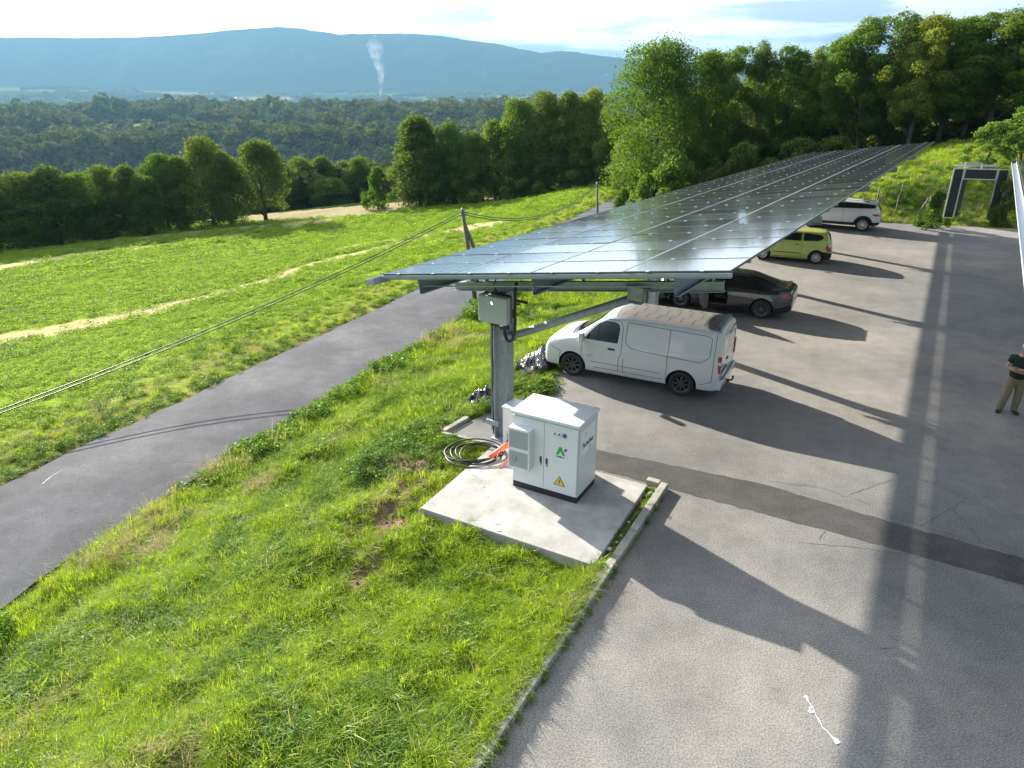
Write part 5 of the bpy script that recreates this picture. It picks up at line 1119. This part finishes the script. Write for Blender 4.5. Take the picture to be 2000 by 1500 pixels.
tes.seam([[(-1.15, .4), (-1.05, .75), (-1.2, 1.0)], [(-.24, .36), (-.28, .62), (-.22, .95)], [(.9, .36), (.85, .85)], [(-1.9, .55), (-2.3, .62)]], 'L'); tes.seam([[(-1.15, .4), (-1.05, .75), (-1.2, 1.0)], [(-.24, .36), (-.28, .62), (-.22, .95)], [(.9, .36), (.85, .85)]], 'R')
tes.both('tail_light', [(-1.98, .86), (-2.2, .80), (-2.36, .80), (-2.36, .88), (-2.2, .93), (-2.05, .93)], M['redlight']); tes.both('sill', [(1.0, .2), (1.0, .27), (-1.0, .27), (-1.0, .2)], M['black'], eps=.008)
tes.seam([[(-.55, .74), (.55, .74)], [(-.6, .95), (.6, .95)]], 'B'); m = MB(); m.box((-2.405, 0, .68), (.012, .5, .11)); m.build('number_plate', M['paper'], tes.root)
m = MB(); m.box((-2.12, 0, 1.09), (.12, 1.2, .02), Matrix.Rotation(.15, 3, 'Y'), bev=.006); m.build('boot_spoiler', M['spaint'], tes.root)
# the open door, hinged at the front
dr = thing_part('driver_door', tes.root, (.80, .90, 0), (0, 0, 0)); dr.rotation_euler.z = -R(62)
m = MB(); a = [(-.0, .36), (.02, .6), (.0, .86), (-.98, .93), (-1.06, .9), (-1.08, .6), (-1.03, .38)]; f1 = [m.b.verts.new((p[0], .03, p[1])) for p in a]; f2 = [m.b.verts.new((p[0], -.08, p[1])) for p in a]; k = len(a)
m.b.faces.new(f1); m.b.faces.new(f2[::-1]); [m.b.faces.new((f1[i], f2[i], f2[(i + 1) % k], f1[(i + 1) % k])) for i in range(k)]; m.build('door_shell', M['spaint'], dr)
m = MB(); m.box((-.52, -.095, .62), (.85, .03, .42), bev=.02); m.box((-.5, -.13, .60), (.6, .05, .07), bev=.02); m.build('door_lining', M['seat'], dr)
m = MB(); a = [(-.10, .87), (-.5, 1.14), (-.95, 1.28), (-1.0, .94)]; m.b.faces.new([m.b.verts.new((p[0], -.04 - (p[1] - .9) * .35, p[1])) for p in a]); m.build('window', M['glass'], dr)
m = MB(); m.tube([(-.10, -.03, .87), (-.5, -.12, 1.14), (-.95, -.17, 1.28), (-1.0, -.05, .94)], .014, 6); m.build('window_frame', M['black'], dr)
for yy in (.38, -.38):
    m = MB(); m.box((.02, yy, .52), (.52, .46, .16), bev=.05, seg=3); m.box((-.30, yy, .82), (.14, .46, .62), Matrix.Rotation(-.3, 3, 'Y'), bev=.05, seg=3); m.build('seat', M['seat'], tes.root)
m = MB(); rg = [(0.52 + .0 * k, .38 + .18 * math.cos(2 * math.pi * k / 18), .88 + .18 * math.sin(2 * math.pi * k / 18)) for k in range(19)]; m.tube(rg, .016, 6); m.box((.53, .38, .88), (.02, .34, .03)); m.build('steering_wheel', M['black'], tes.root)
for sy in (1, -1):
    if sy < 0: m = MB(); m.box((.62, sy * .98, .97), (.12, .18, .13), bev=.04, seg=3); m.build('wing_mirror', M['spaint'], tes.root)
tes.wheels((1.4375, -1.4375), .338, .925, 10, M['rimgrey'], .23, 'thin')

# lime green small hatchback
f_, r_ = G(1487, 507)[:2], G(1592, 516)[:2]; ca = math.atan2(*(f_ - r_)[::-1]); cp_ = (f_ + r_) / 2 - LFT(ca) * .78
c2 = Car([(1.87, .28, .46, .42, .52, .54, .48, .59, .40, .61), (1.78, .2, .64, .5, .71, .70, .64, .75, .5, .78), (1.4, .17, .77, .5, .81, .84, .74, .88, .58, .91), (1.0, .17, .79, .5, .825, .90, .77, .94, .60, .98), (.82, .17, .79, .5, .83, .92, .78, 1.01, .60, 1.06), (.25, .17, .79, .5, .83, .95, .785, 1.32, .57, 1.39), (-.2, .17, .79, .5, .83, .99, .785, 1.38, .565, 1.455),
          (-1.0, .17, .79, .52, .83, 1.05, .78, 1.375, .555, 1.45), (-1.42, .18, .79, .52, .825, 1.08, .77, 1.34, .54, 1.42), (-1.56, .2, .78, .52, .82, 1.06, .755, 1.24, .55, 1.32), (-1.66, .22, .76, .52, .81, .98, .74, 1.06, .58, 1.12), (-1.73, .25, .73, .5, .79, .82, .72, .88, .55, .92), (-1.79, .32, .62, .5, .70, .62, .66, .66, .5, .68)],
         (1.157, -1.157), .295, M['gpaint'], 'green_hatchback', 'small lime green three door hatchback parked between the dark car and the white estate', 'car', (*cp_, 0), ca, lower=lambda x, z, q: x < -1.22 and z < .56)
c2.both('rear_side_window', [(-.52, 1.02), (-.52, 1.33), (-.6, 1.345), (-1.2, 1.30), (-1.36, 1.22), (-1.30, 1.12), (-1.18, 1.06)], M['glass']); c2.both('door_window', [(-.42, 1.01), (-.42, 1.335), (.1, 1.33), (.35, 1.22), (.72, 1.0)], M['glass'])
c2.decal('windscreen', [(.86, -.55), (.92, 0), (.86, .55), (.28, .49), (.24, 0), (.28, -.49)], M['glass'], 'T'); c2.decal('tailgate_window', [(-.53, 1.02), (-.47, 1.30), (-.2, 1.36), (.2, 1.36), (.47, 1.30), (.53, 1.02)], M['glass'], 'B')
c2.seam([[(-.47, .26), (-.5, .6), (-.47, 1.0), (-.47, 1.35)], [(.72, .3), (.76, .6), (.74, .98)], [(-.47, .26), (.7, .26)]], 'L'); c2.seam([[(-.47, .26), (-.5, .6), (-.47, 1.0), (-.47, 1.35)], [(.72, .3), (.76, .6), (.74, .98)]], 'R'); c2.both('side_moulding', [(-.46, .44), (-.46, .475), (.70, .475), (.70, .44)], M['black'], eps=.008)
c2.both('tail_light', [(-1.52, .92), (-1.50, .72), (-1.62, .60), (-1.74, .62), (-1.74, .9), (-1.66, 1.0)], M['redlight'], eps=.006); c2.both('light_lens', [(-1.55, .90), (-1.64, .80), (-1.70, .84), (-1.66, .97)], M['clearlight'], eps=.009)
c2.seam([[(.11 + -1.1 + .09 * math.cos(a), .86 + .09 * math.sin(a)) for a in np.linspace(0, 6.28, 20)]], 'L', .008)
for sy in (1, -1): m = MB(); m.box((-.28, sy * .822, .85), (.17, .03, .035), bev=.01); m.build('door_handle', M['black'], c2.root); m = MB(); m.box((.62, sy * .90, 1.02), (.1, .16, .13), bev=.04, seg=3); m.build('wing_mirror', M['gpaint'], c2.root)
m = MB(); m.box((-1.80, 0, .55), (.012, .5, .11)); m.build('number_plate', M['paper'], c2.root); m = MB(); m.box((-1.62, 0, 1.16), (.02, .5, .02), Matrix.Rotation(.6, 3, 'X')); m.build('rear_wiper', M['black'], c2.root); m = MB(); m.tube([(-1.2, 0, 1.44), (-1.3, 0, 1.5)], .006, 5); m.build('aerial', M['black'], c2.root)
c2.wheels((1.157, -1.157), .295, .80, 12, M['rimsilver'], .18, 'wide')

# white suv
f_, r_ = G(1583, 444)[:2], G(1681, 452)[:2]; ea = math.atan2(*(f_ - r_)[::-1]); ep = (f_ + r_) / 2 - LFT(ea) * .90
ev = Car([(2.19, .42, .58, .6, .68, .78, .64, .82, .5, .84), (2.08, .3, .78, .6, .85, .92, .80, .96, .6, .99), (1.7, .28, .89, .65, .93, 1.02, .87, 1.07, .66, 1.10), (1.1, .28, .91, .65, .95, 1.08, .89, 1.13, .68, 1.17), (.92, .28, .91, .65, .95, 1.09, .89, 1.18, .68, 1.22), (.3, .28, .91, .65, .95, 1.11, .89, 1.46, .66, 1.54), (0, .28, .91, .65, .95, 1.13, .89, 1.52, .655, 1.615),
          (-1.2, .28, .91, .67, .95, 1.2, .885, 1.50, .63, 1.61), (-1.75, .3, .91, .68, .945, 1.24, .87, 1.45, .61, 1.56), (-1.92, .32, .9, .7, .94, 1.22, .86, 1.34, .63, 1.42), (-2.06, .36, .88, .7, .92, 1.12, .84, 1.18, .64, 1.22), (-2.14, .42, .84, .7, .88, .98, .80, 1.02, .62, 1.05), (-2.18, .5, .76, .66, .80, .82, .74, .86, .56, .88)],
         (1.33, -1.33), .37, M['wpaint'], 'white_suv', 'white compact suv with dark windows parked farthest in the row before the grassy hill', 'car', (*ep, 0), ea, lower=lambda x, z, q: z < .46 or (x < -1.75 and z < .54))
ev.both('side_glass', [(.80, 1.17), (.30, 1.43), (-.02, 1.495), (-1.1, 1.485), (-1.75, 1.43), (-1.90, 1.35), (-1.72, 1.27), (-1.1, 1.235)], M['glass']); ev.both('window_pillar', [(-.18, 1.2), (-.24, 1.49), (-.29, 1.49), (-.23, 1.2)], M['black'], eps=.008)
ev.decal('rear_window', [(-.6, 1.12), (-.52, 1.40), (0, 1.44), (.52, 1.40), (.6, 1.12)], M['glass'], 'B'); ev.decal('windscreen', [(.98, -.6), (1.04, 0), (.98, .6), (.3, .56), (.25, 0), (.3, -.56)], M['glass'], 'T'); ev.both('tail_light', [(-1.78, 1.0), (-1.72, .93), (-1.9, .86), (-2.14, .88), (-2.14, .98)], M['redlight'])
sl = [[(-.25, .45), (-.25, 1.2)], [(.85, .5), (.88, 1.1)], [(-1.15, .95), (-1.15, 1.2)], [(-.95, .5), (-1.0, .8), (-1.15, .95)], [(.8, .47), (-.9, .47)]]; ev.seam(sl, 'L'); ev.seam(sl, 'R')
for x_ in (1.33, -1.33):
    arc = [(x_ + .50 * math.cos(a), .37 + .50 * math.sin(a)) for a in np.linspace(-.1, 3.24, 22)] + [(x_ + .43 * math.cos(a), .37 + .43 * math.sin(a)) for a in np.linspace(3.24, -.1, 22)]
    ev.both('wheel_arch_trim', arc, M['black'], eps=.008)
m = MB(); m.box((-1.93, 0, 1.555), (.26, 1.22, .035), Matrix.Rotation(.12, 3, 'Y'), bev=.012); m.build('roof_spoiler', M['wpaint'], ev.root)
for sy in (1, -1): m = MB(); m.tube([(.2, sy * .60, 1.575), (-.4, sy * .61, 1.625), (-1.5, sy * .59, 1.60)], .014, 6); m.build('roof_rail', M['black'], ev.root); m = MB(); m.box((.72, sy * 1.0, 1.18), (.12, .2, .16), bev=.05, seg=3); m.build('wing_mirror', M['wpaint'], ev.root)
m = MB(); m.box((-2.19, 0, .72), (.012, .5, .11)); m.build('number_plate', M['paper'], ev.root); ev.wheels((1.33, -1.33), .37, .945, 9, M['rimsilver'], .24, 'twin')

# ------------------------------------------------------------------ person with folded arms
M['skin'] = mat('skin', (.46, .25, .18), .55); M['shirt'] = mat('dark green t shirt', (.008, .022, .02), .85, bump=.4, bscale=12); M['khaki'] = mat('khaki trousers', (.20, .165, .105), .85, var=.15, vscale=7, bump=.7, bscale=9); M['hair'] = mat('white hair', (.6, .6, .58), .7, bump=.5, bscale=40); M['shoe'] = mat('dark shoe', (.02, .022, .02), .6)
def skinned(name, V, E_, Rd, mt, parent, lvl=2, root=0):
    me = bpy.data.meshes.new(name); me.from_pydata(V, E_, []); o = bpy.data.objects.new(name, me); C.objects.link(o); md = o.modifiers.new('s', 'SKIN'); md.use_smooth_shade = True; me.skin_vertices  # layer
    for i, r in enumerate(Rd):
        sv = me.skin_vertices[0].data[i]; sv.radius = r if isinstance(r, tuple) else (r, r); sv.use_root = i == root
    o.modifiers.new('u', 'SUBSURF').levels = lvl; bpy.context.view_layer.update(); nm = bpy.data.meshes.new_from_object(o.evaluated_get(bpy.context.evaluated_depsgraph_get())); nm.name = name; bpy.data.objects.remove(o); nm.materials.clear(); nm.materials.append(mt)
    nm.polygons.foreach_set('use_smooth', np.ones(len(nm.polygons), bool)); r = link(name, nm, parent); return r
pa, pb = G(1960, 803), G(1985, 812); pm = (pa + pb) / 2 + np.array([.0, .10, 0])
pe = thing('person', 'man with white hair, folded arms, dark t shirt and khaki trousers at the right edge', 'person', (pm[0], pm[1], 0), R(-20))
pe.scale = (1.0, 1.0, 1.0)
# faces -y; x is his left
Vb = [(0, .02, .98), (0, .01, 1.15), (0, 0, 1.32), (0, .01, 1.47), (0, -.01, 1.55), (0, -.03, 1.62), (0, -.04, 1.71), (0, -.035, 1.77),
      (.20, .02, 1.45), (.27, .0, 1.20), (.06, -.23, 1.20), (-.13, -.25, 1.22), (-.20, .02, 1.45), (-.28, 0, 1.18), (-.07, -.20, 1.14), (.12, -.19, 1.13),
      (.10, .02, .90), (.12, .0, .50), (.13, .03, .10), (.15, -.08, .05), (-.10, .02, .90), (-.14, -.02, .50), (-.19, .02, .10), (-.23, -.09, .05)]
Eb = [(0, 1), (1, 2), (2, 3), (3, 4), (4, 5), (5, 6), (6, 7), (3, 8), (8, 9), (9, 10), (10, 11), (3, 12), (12, 13), (13, 14), (14, 15), (0, 16), (16, 17), (17, 18), (18, 19), (0, 20), (20, 21), (21, 22), (22, 23)]
Rb = [(.15, .11), (.15, .11), (.16, .11), (.11, .08), .055, .072, .085, .06, .062, .045, .036, .04, .062, .045, .036, .04, .085, .058, .042, .04, .085, .058, .042, .04]
body = skinned('body', Vb, Eb, Rb, M['skin'], pe)
Vs = [(0, .02, .84), (0, .01, 1.12), (0, 0, 1.32), (0, .01, 1.46), (.20, .02, 1.45), (.255, .01, 1.29), (-.20, .02, 1.45), (-.265, .01, 1.28)]
skinned('t_shirt', Vs, [(0, 1), (1, 2), (2, 3), (3, 4), (4, 5), (3, 6), (6, 7)], [(.22, .18), (.215, .18), (.205, .155), (.13, .10), .095, .088, .095, .088], M['shirt'], pe)
Vt = [(0, .02, 1.03), (0, .02, .90), (.10, .02, .82), (.12, 0, .50), (.13, .03, .0), (-.10, .02, .82), (-.14, -.02, .50), (-.19, .02, .0)]
skinned('trousers', Vt, [(0, 1), (1, 2), (2, 3), (3, 4), (1, 5), (5, 6), (6, 7)], [(.19, .15), (.19, .145), .125, .10, .088, .125, .10, .088], M['khaki'], pe)
for x_, y_, a_ in ((.14, -.05, .1), (-.22, -.06, -.35)): m = MB(); m.box((0, 0, .045), (.10, .29, .09), bev=.035, seg=3); o = m.build('shoe', M['shoe'], pe); o.location = (x_, y_, 0); o.rotation_euler.z = a_
m = MB(); bmesh.ops.create_uvsphere(m.b, u_segments=20, v_segments=12, radius=1, matrix=Matrix.Translation((0, -.03, 1.715)) @ Matrix.Diagonal((.083, .105, .125, 1))); [setattr(f, 'smooth', True) for f in m.b.faces]; hdm = m.build('head', M['skin'], pe)
m = MB(); bmesh.ops.create_uvsphere(m.b, u_segments=20, v_segments=12, radius=1, matrix=Matrix.Translation((0, -.012, 1.755)) @ Matrix.Diagonal((.09, .105, .10, 1))); [setattr(f, 'smooth', True) for f in m.b.faces]; m.build('hair', M['hair'], pe)
m = MB(); m.box((0, -.138, 1.70), (.028, .035, .05), bev=.01); [m.lathe([(0, -.006), (.012, 0), (0, .006)], 'y', 8, (s * .035, -.125, 1.725)) for s in (1, -1)]; m.box((0, -.125, 1.655), (.05, .012, .01)); m.build('face', mat('face detail', (.32, .15, .11), .6), pe)
for s in (1, -1): m = MB(); m.box((s * .088, -.02, 1.71), (.014, .04, .06), bev=.006); m.build('ear', M['skin'], pe)
m = MB()
for k in range(5): m.tube([(-.12, -.245, 1.255 - .022 * k), (-.19, -.235, 1.27 - .024 * k), (-.235 + (.03 if k == 4 else 0), -.19, 1.265 - .024 * k)], [.011, .010, .008], 6)
m.build('fingers', M['skin'], pe)

# ------------------------------------------------------------------ poles and the overhead cable
def pole(label, base, top, r=.11, strut=None, name='wooden_pole'):
    t = thing(name, label, 'pole', tuple(base)); d = Vector(top) - Vector(base); m = MB(); m.tube([(0, 0, -.6), tuple(d * .5), tuple(d)], [r, r * .85, r * .7], 12); m.build('pole_shaft', M['wood'], t)
    if strut is not None: s = Vector(strut) - Vector(base); m = MB(); m.tube([tuple(s + Vector((0, 0, -.6))), tuple(d * .86)], [r * .95, r * .75], 12); m.build('strut', M['wood'], t)
    m = MB(); m.lathe([(r * .75, 0), (r * .8, .02), (0, .10)], 'z', 10, tuple(d)); m.build('cap', M['galv_d'], t)
    m = MB(); m.box(d * .955 + Vector((.1, 0, 0)), (.14, .05, .12)); m.tube([d * .955 + Vector((-.2, 0, 0)), d * .955 + Vector((.2, 0, 0))], .018, 6); m.build('cable_bracket', M['galv_d'], t); return t
def ground_px(px, py, z0=-2.5):
    return hit_ground(px, py)
p1 = ground_px(932, 600); D1 = math.hypot(*p1[:2]); t1 = GD(903, 410, D1 - .5); s1 = GD(978, 600, D1 + .6); s1[2] = H1(s1[0], s1[1])
pole('dark wooden pole with a leaning strut beside the road, left of the solar roof', p1, t1, .115, s1, 'strutted_pole')
D2 = 56; t2 = GD(1166, 358, D2); b2 = t2.copy(); b2[0] += .25; b2[2] = H1(b2[0], b2[1]); pole('thin straight wooden pole by the lane above the middle of the solar roof edge', b2, t2, .10)
D3 = 88; t3 = GD(1258, 331, D3); b3 = t3.copy(); b3[2] = H1(b3[0], b3[1]); pole('farthest wooden pole standing where the lane enters the wood', b3, t3, .10)
t0a = GD(-420, 960, 13.5); cb = thing('overhead_cable', 'dark overhead cables sagging over the field between the wooden poles', 'cable', tuple(t1))
t0 = np.array([-16.5, 7.0, 3.2]); t0 = GD(-620, 1010, 23.0)
def cat_line(a, b, sag, dz, rr=.019):
    a = Vector(a) - Vector(t1); b = Vector(b) - Vector(t1); m = MB(); m.tube([a.lerp(b, t) + Vector((0, 0, dz - sag * 4 * t * (1 - t))) for t in np.linspace(0, 1, 40)], rr, 6); m.build('cable_strand', M['cable'], cb)
for k, dz in enumerate((-.08, -.19)): cat_line(t1, t0, .55, dz, .018); cat_line(t1, t2, 1.15, dz, .022)
cat_line(t2, t3, 1.5, -.15, .024)

# ------------------------------------------------------------------ black panel stand on the grass beyond the lot
bl, br = G(1841, 424, .3), G(1947, 428, .3); sw = np.linalg.norm((br - bl)[:2]); sa = math.atan2(br[1] - bl[1], br[0] - bl[0])
st = thing('panel_stand', 'doorway shaped stand of dark panels in aluminium frames standing on the grass', 'panel stand', tuple(bl + (0, 0, -.05)), sa)
M['dpanel'] = mat('dark panel', (.022, .024, .028), .5, var=.4, vscale=6)
Dst = math.hypot(*bl[:2]); hst = 2.85; lean = .0
def fr_panel(w, h, org, par, rot, name='dark_panel'):
    m = MB(); m.mi = 0; m.box((w / 2, 0, h / 2), (w - .06, .025, h - .06)); m.mi = 1
    for x in (.03, w - .03): m.box((x, 0, h / 2), (.06, .06, h))
    for z in (.03, h - .03): m.box((w / 2, 0, z), (w - .12, .06, .06))
    o = m.build(name, [M['dpanel'], M['alu']], par); o.location = org; o.rotation_euler = rot; return o
w1 = sw * .20; sh = Matrix(((1, 0, lean, 0), (0, 1, .0, 0), (0, 0, 1, 0), (0, 0, 0, 1)))
def shear(o):
    o.data.transform(Matrix.Translation(o.location) @ o.rotation_euler.to_matrix().to_4x4()); o.location = (0, 0, 0); o.rotation_euler = (0, 0, 0); o.data.transform(sh)
for o in (fr_panel(w1, hst, (0, 0, 0), st, (0, 0, 0)), fr_panel(w1, hst, (sw - w1, 0, 0), st, (0, 0, 0)), fr_panel(sw - 2 * w1, .62, (w1, 0, hst - .62), st, (0, 0, 0)), fr_panel(1.1, hst, (w1, .05, 0), st, (0, 0, R(58)), 'side_panel'), fr_panel(1.0, hst * .72, (sw, .05, 0), st, (0, 0, R(58)), 'side_panel'), fr_panel(sw - w1, .12, (w1 * .5, .9, hst + .02), st, (0, 0, 0), 'rear_rail')): shear(o)
m = MB(); [m.box((x, .03, hst + .13), (.06, .06, .36)) for x in (w1, w1 + .85)]; m.box((w1 + .42, .03, hst + .29), (.85, .06, .05)); m.box((w1 + .45, .55, .35), (sw - 1.4, .03, .03)); o = m.build('top_bracket', M['alu'], st); shear(o)

# fence posts on the hill
FP = [(1807, 396, 1.0, .05, 'leaning dark split wooden fence post pair left of the black panel stand'), (1829, 400, 1.15, .06, 'grey weathered wooden post just left of the black panel stand'), (1747, 400, 1.25, .04, 'pale thin wooden stake in the grass right of the white suv'), (1711, 378, 1.1, .045, 'dark fence post on the slope below the far end of the solar roof'), (1758, 362, .8, .04, 'short fence post half hidden in grass high on the slope')]
for px, py, h, r, lb in FP:
    q = ground_px(px, py + 22, .5); t = thing('fence_post', lb, 'fence post', tuple(q)); m = MB(); m.tube([(0, 0, -.3), (.03, 0, h * .5), (.05 * random.uniform(-1, 1), 0, h)], [r, r, r * .8], 7); m.build('stake', M['wood'], t)
    if 'pair' in lb: m = MB(); m.tube([(-.45, 0, -.1), (.0, 0, h * .95)], [.06, .05], 7); m.build('brace_stake', M['wood'], t); m = MB(); m.tube([(.14, 0, -.1), (.14, 0, h * 1.08)], [.05, .05], 7); m.build('split_stake', M['wood'], t)

# stones in the dirt strip beside the slab, pebbles at the edging
M['stone'] = mat('pale stone', (.42, .40, .37), .85, var=.15, vscale=12)
for i, (px, py, r) in enumerate([(1272, 965, .075), (1213, 1048, .055), (1205, 1060, .04), (1190, 1072, .05), (1228, 1020, .035), (1283, 958, .04), (836, 887, .05), (1260, 990, .03), (1244, 1004, .03)]):
    q = G(px, py, .04); m = MB(); bmesh.ops.create_icosphere(m.b, subdivisions=2, radius=r)
    for v in m.b.verts: v.co *= 1 + random.uniform(-.18, .18); v.co.z *= .6
    o = m.build('stone', M['stone']); o.location = (q[0], q[1], .04 if px > 900 else H1(q[0], q[1]) + .01)
    tag(o, 'pale stone beside the edging left of the cable coil' if px < 900 else 'small pale stone in the dirt strip between the slab and the kerb', 'stone', None if px < 900 else 'stones in the dirt strip')

# chalk mark on the road and pale scuffs
v, f = crack([(82, 945), (100, 930), (118, 919), (136, 911)], .03); 
pts = []
for (px, py) in [(82, 945), (100, 930), (118, 919), (136, 911)]: pts.append(G(px, py, -1.60))
m = MB(); [m.quad(a, b, b + np.array([.005, .008, 0]), a + np.array([.005, .008, 0])) for a, b in zip(pts, pts[1:])]
tag(m.build('chalk_line', M['paint']), 'thin white scratch line on the road at the left edge', 'road mark')

# ------------------------------------------------------------------ far away: villages, smoke, mast
M['hwall'] = mat('house wall', (.55, .52, .46), .8); M['hroof'] = mat('house roof', (.20, .12, .09), .8)
def house_mesh(k):
    m = MB(); w, l, h = 9 + k, 14 + 2 * k, 5.5; m.mi = 0; m.box((0, 0, h / 2), (w, l, h)); m.mi = 1
    a = [m.b.verts.new(p) for p in [(-w / 2 - .5, -l / 2 - .5, h), (w / 2 + .5, -l / 2 - .5, h), (w / 2 + .5, l / 2 + .5, h), (-w / 2 - .5, l / 2 + .5, h), (0, -l / 2 - .5, h + 3.4), (0, l / 2 + .5, h + 3.4)]]
    for q in [(0, 1, 4), (2, 3, 5), (1, 2, 5, 4), (3, 0, 4, 5), (3, 2, 1, 0)]: m.b.faces.new([a[i] for i in q]).material_index = 1
    return m.mesh('house', [M['hwall'], M['hroof']])
HM = [house_mesh(k) for k in range(3)]
for (cx_, d0, n, sp, lab, grp) in [(-.40, 5050, 34, 210, 'tiny pale house of the left village at the mountain foot', 'houses of the left village'), (.055, 5300, 30, 260, 'tiny pale house of the village right of the smoke', 'houses of the right village'), (-.22, 4700, 10, 420, 'tiny scattered house on the valley plain left of the smoke', 'scattered houses of the plain')]:
    for i in range(n):
        a = cx_ + random.gauss(0, sp / 5000); d = d0 + random.gauss(0, 260); x, y = math.sin(a) * d, math.cos(a) * d; o = link('house', random.choice(HM)); o.location = (x, y, H1(x, y) - .5); o.rotation_euler.z = random.uniform(0, 3.14); s = random.uniform(1, 1.9); o.scale = (s, s, s); tag(o, lab, 'house', grp)
mp_ = GD(545, 54, 8290); m = MB(); m.tube([(0, 0, -40), (0, 0, 14)], [3, 2], 6); m.box((0, 0, 8), (9, 9, 9)); o = m.build('mast', M['galv_d']); o.location = tuple(mp_); tag(o, 'tiny mast on the summit of the mountain', 'mast')

sm = bpy.data.materials.new('smoke'); sm.use_nodes = True; t = sm.node_tree; t.nodes.clear(); N = t.nodes.new; L = t.links.new; o_ = N('ShaderNodeOutputMaterial'); pv = N('ShaderNodeVolumePrincipled'); L(pv.outputs[0], o_.inputs['Volume']); pv.inputs['Color'].default_value = (.9, .92, .95, 1)
tc = N('ShaderNodeTexCoord'); ns = N('ShaderNodeTexNoise'); ns.inputs['Scale'].default_value = .035; ns.inputs['Detail'].default_value = 3; L(tc.outputs['Object'], ns.inputs[0]); sx = N('ShaderNodeSeparateXYZ'); L(tc.outputs['Object'], sx.inputs[0])
r1 = N('ShaderNodeMapRange'); r1.inputs[1].default_value = 0; r1.inputs[2].default_value = 190; r1.inputs[3].default_value = .022; r1.inputs[4].default_value = .002; L(sx.outputs[2], r1.inputs[0]); r2 = N('ShaderNodeMapRange'); r2.inputs[1].default_value = .4; r2.inputs[2].default_value = .62; L(ns.outputs[0], r2.inputs[0]); mu = N('ShaderNodeMath'); mu.operation = 'MULTIPLY'; L(r1.outputs[0], mu.inputs[0]); L(r2.outputs[0], mu.inputs[1]); L(mu.outputs[0], pv.inputs['Density'])
sb = GD(741, 196, 2600); m = MB(); k_ = 2600 / FPX * 1.02
m.tube([((px - 741) * k_, 0, (196 - py) * k_) for px, py in [(741, 200), (743, 186), (745, 170), (747, 150), (743, 128), (739, 108), (741, 94)]], [3, 5, 8, 13, 22, 30, 8], 14); o = m.build('smoke', sm); o.location = tuple(sb); tag(o, kind='stuff')
m = MB(); m.tube([(0, 0, -30), (0, 0, 6)], [2.4, 2], 8); o = m.build('chimney', M['hroof']); o.location = tuple(sb); tag(o, 'small dark chimney under the white smoke plume in the valley', 'chimney')

# ------------------------------------------------------------------ the air
hz = bpy.data.materials.new('haze'); hz.use_nodes = True; t = hz.node_tree; t.nodes.clear(); o_ = t.nodes.new('ShaderNodeOutputMaterial'); pv = t.nodes.new('ShaderNodeVolumePrincipled'); t.links.new(pv.outputs[0], o_.inputs['Volume'])
pv.inputs['Color'].default_value = (.115, .235, .35, 1); pv.inputs['Density'].default_value = 1.15e-4; pv.inputs['Anisotropy'].default_value = .25
m = MB(); m.box((0, 0, 165), (29200, 29200, 930)); o = m.build('haze', hz); tag(o, kind='stuff')
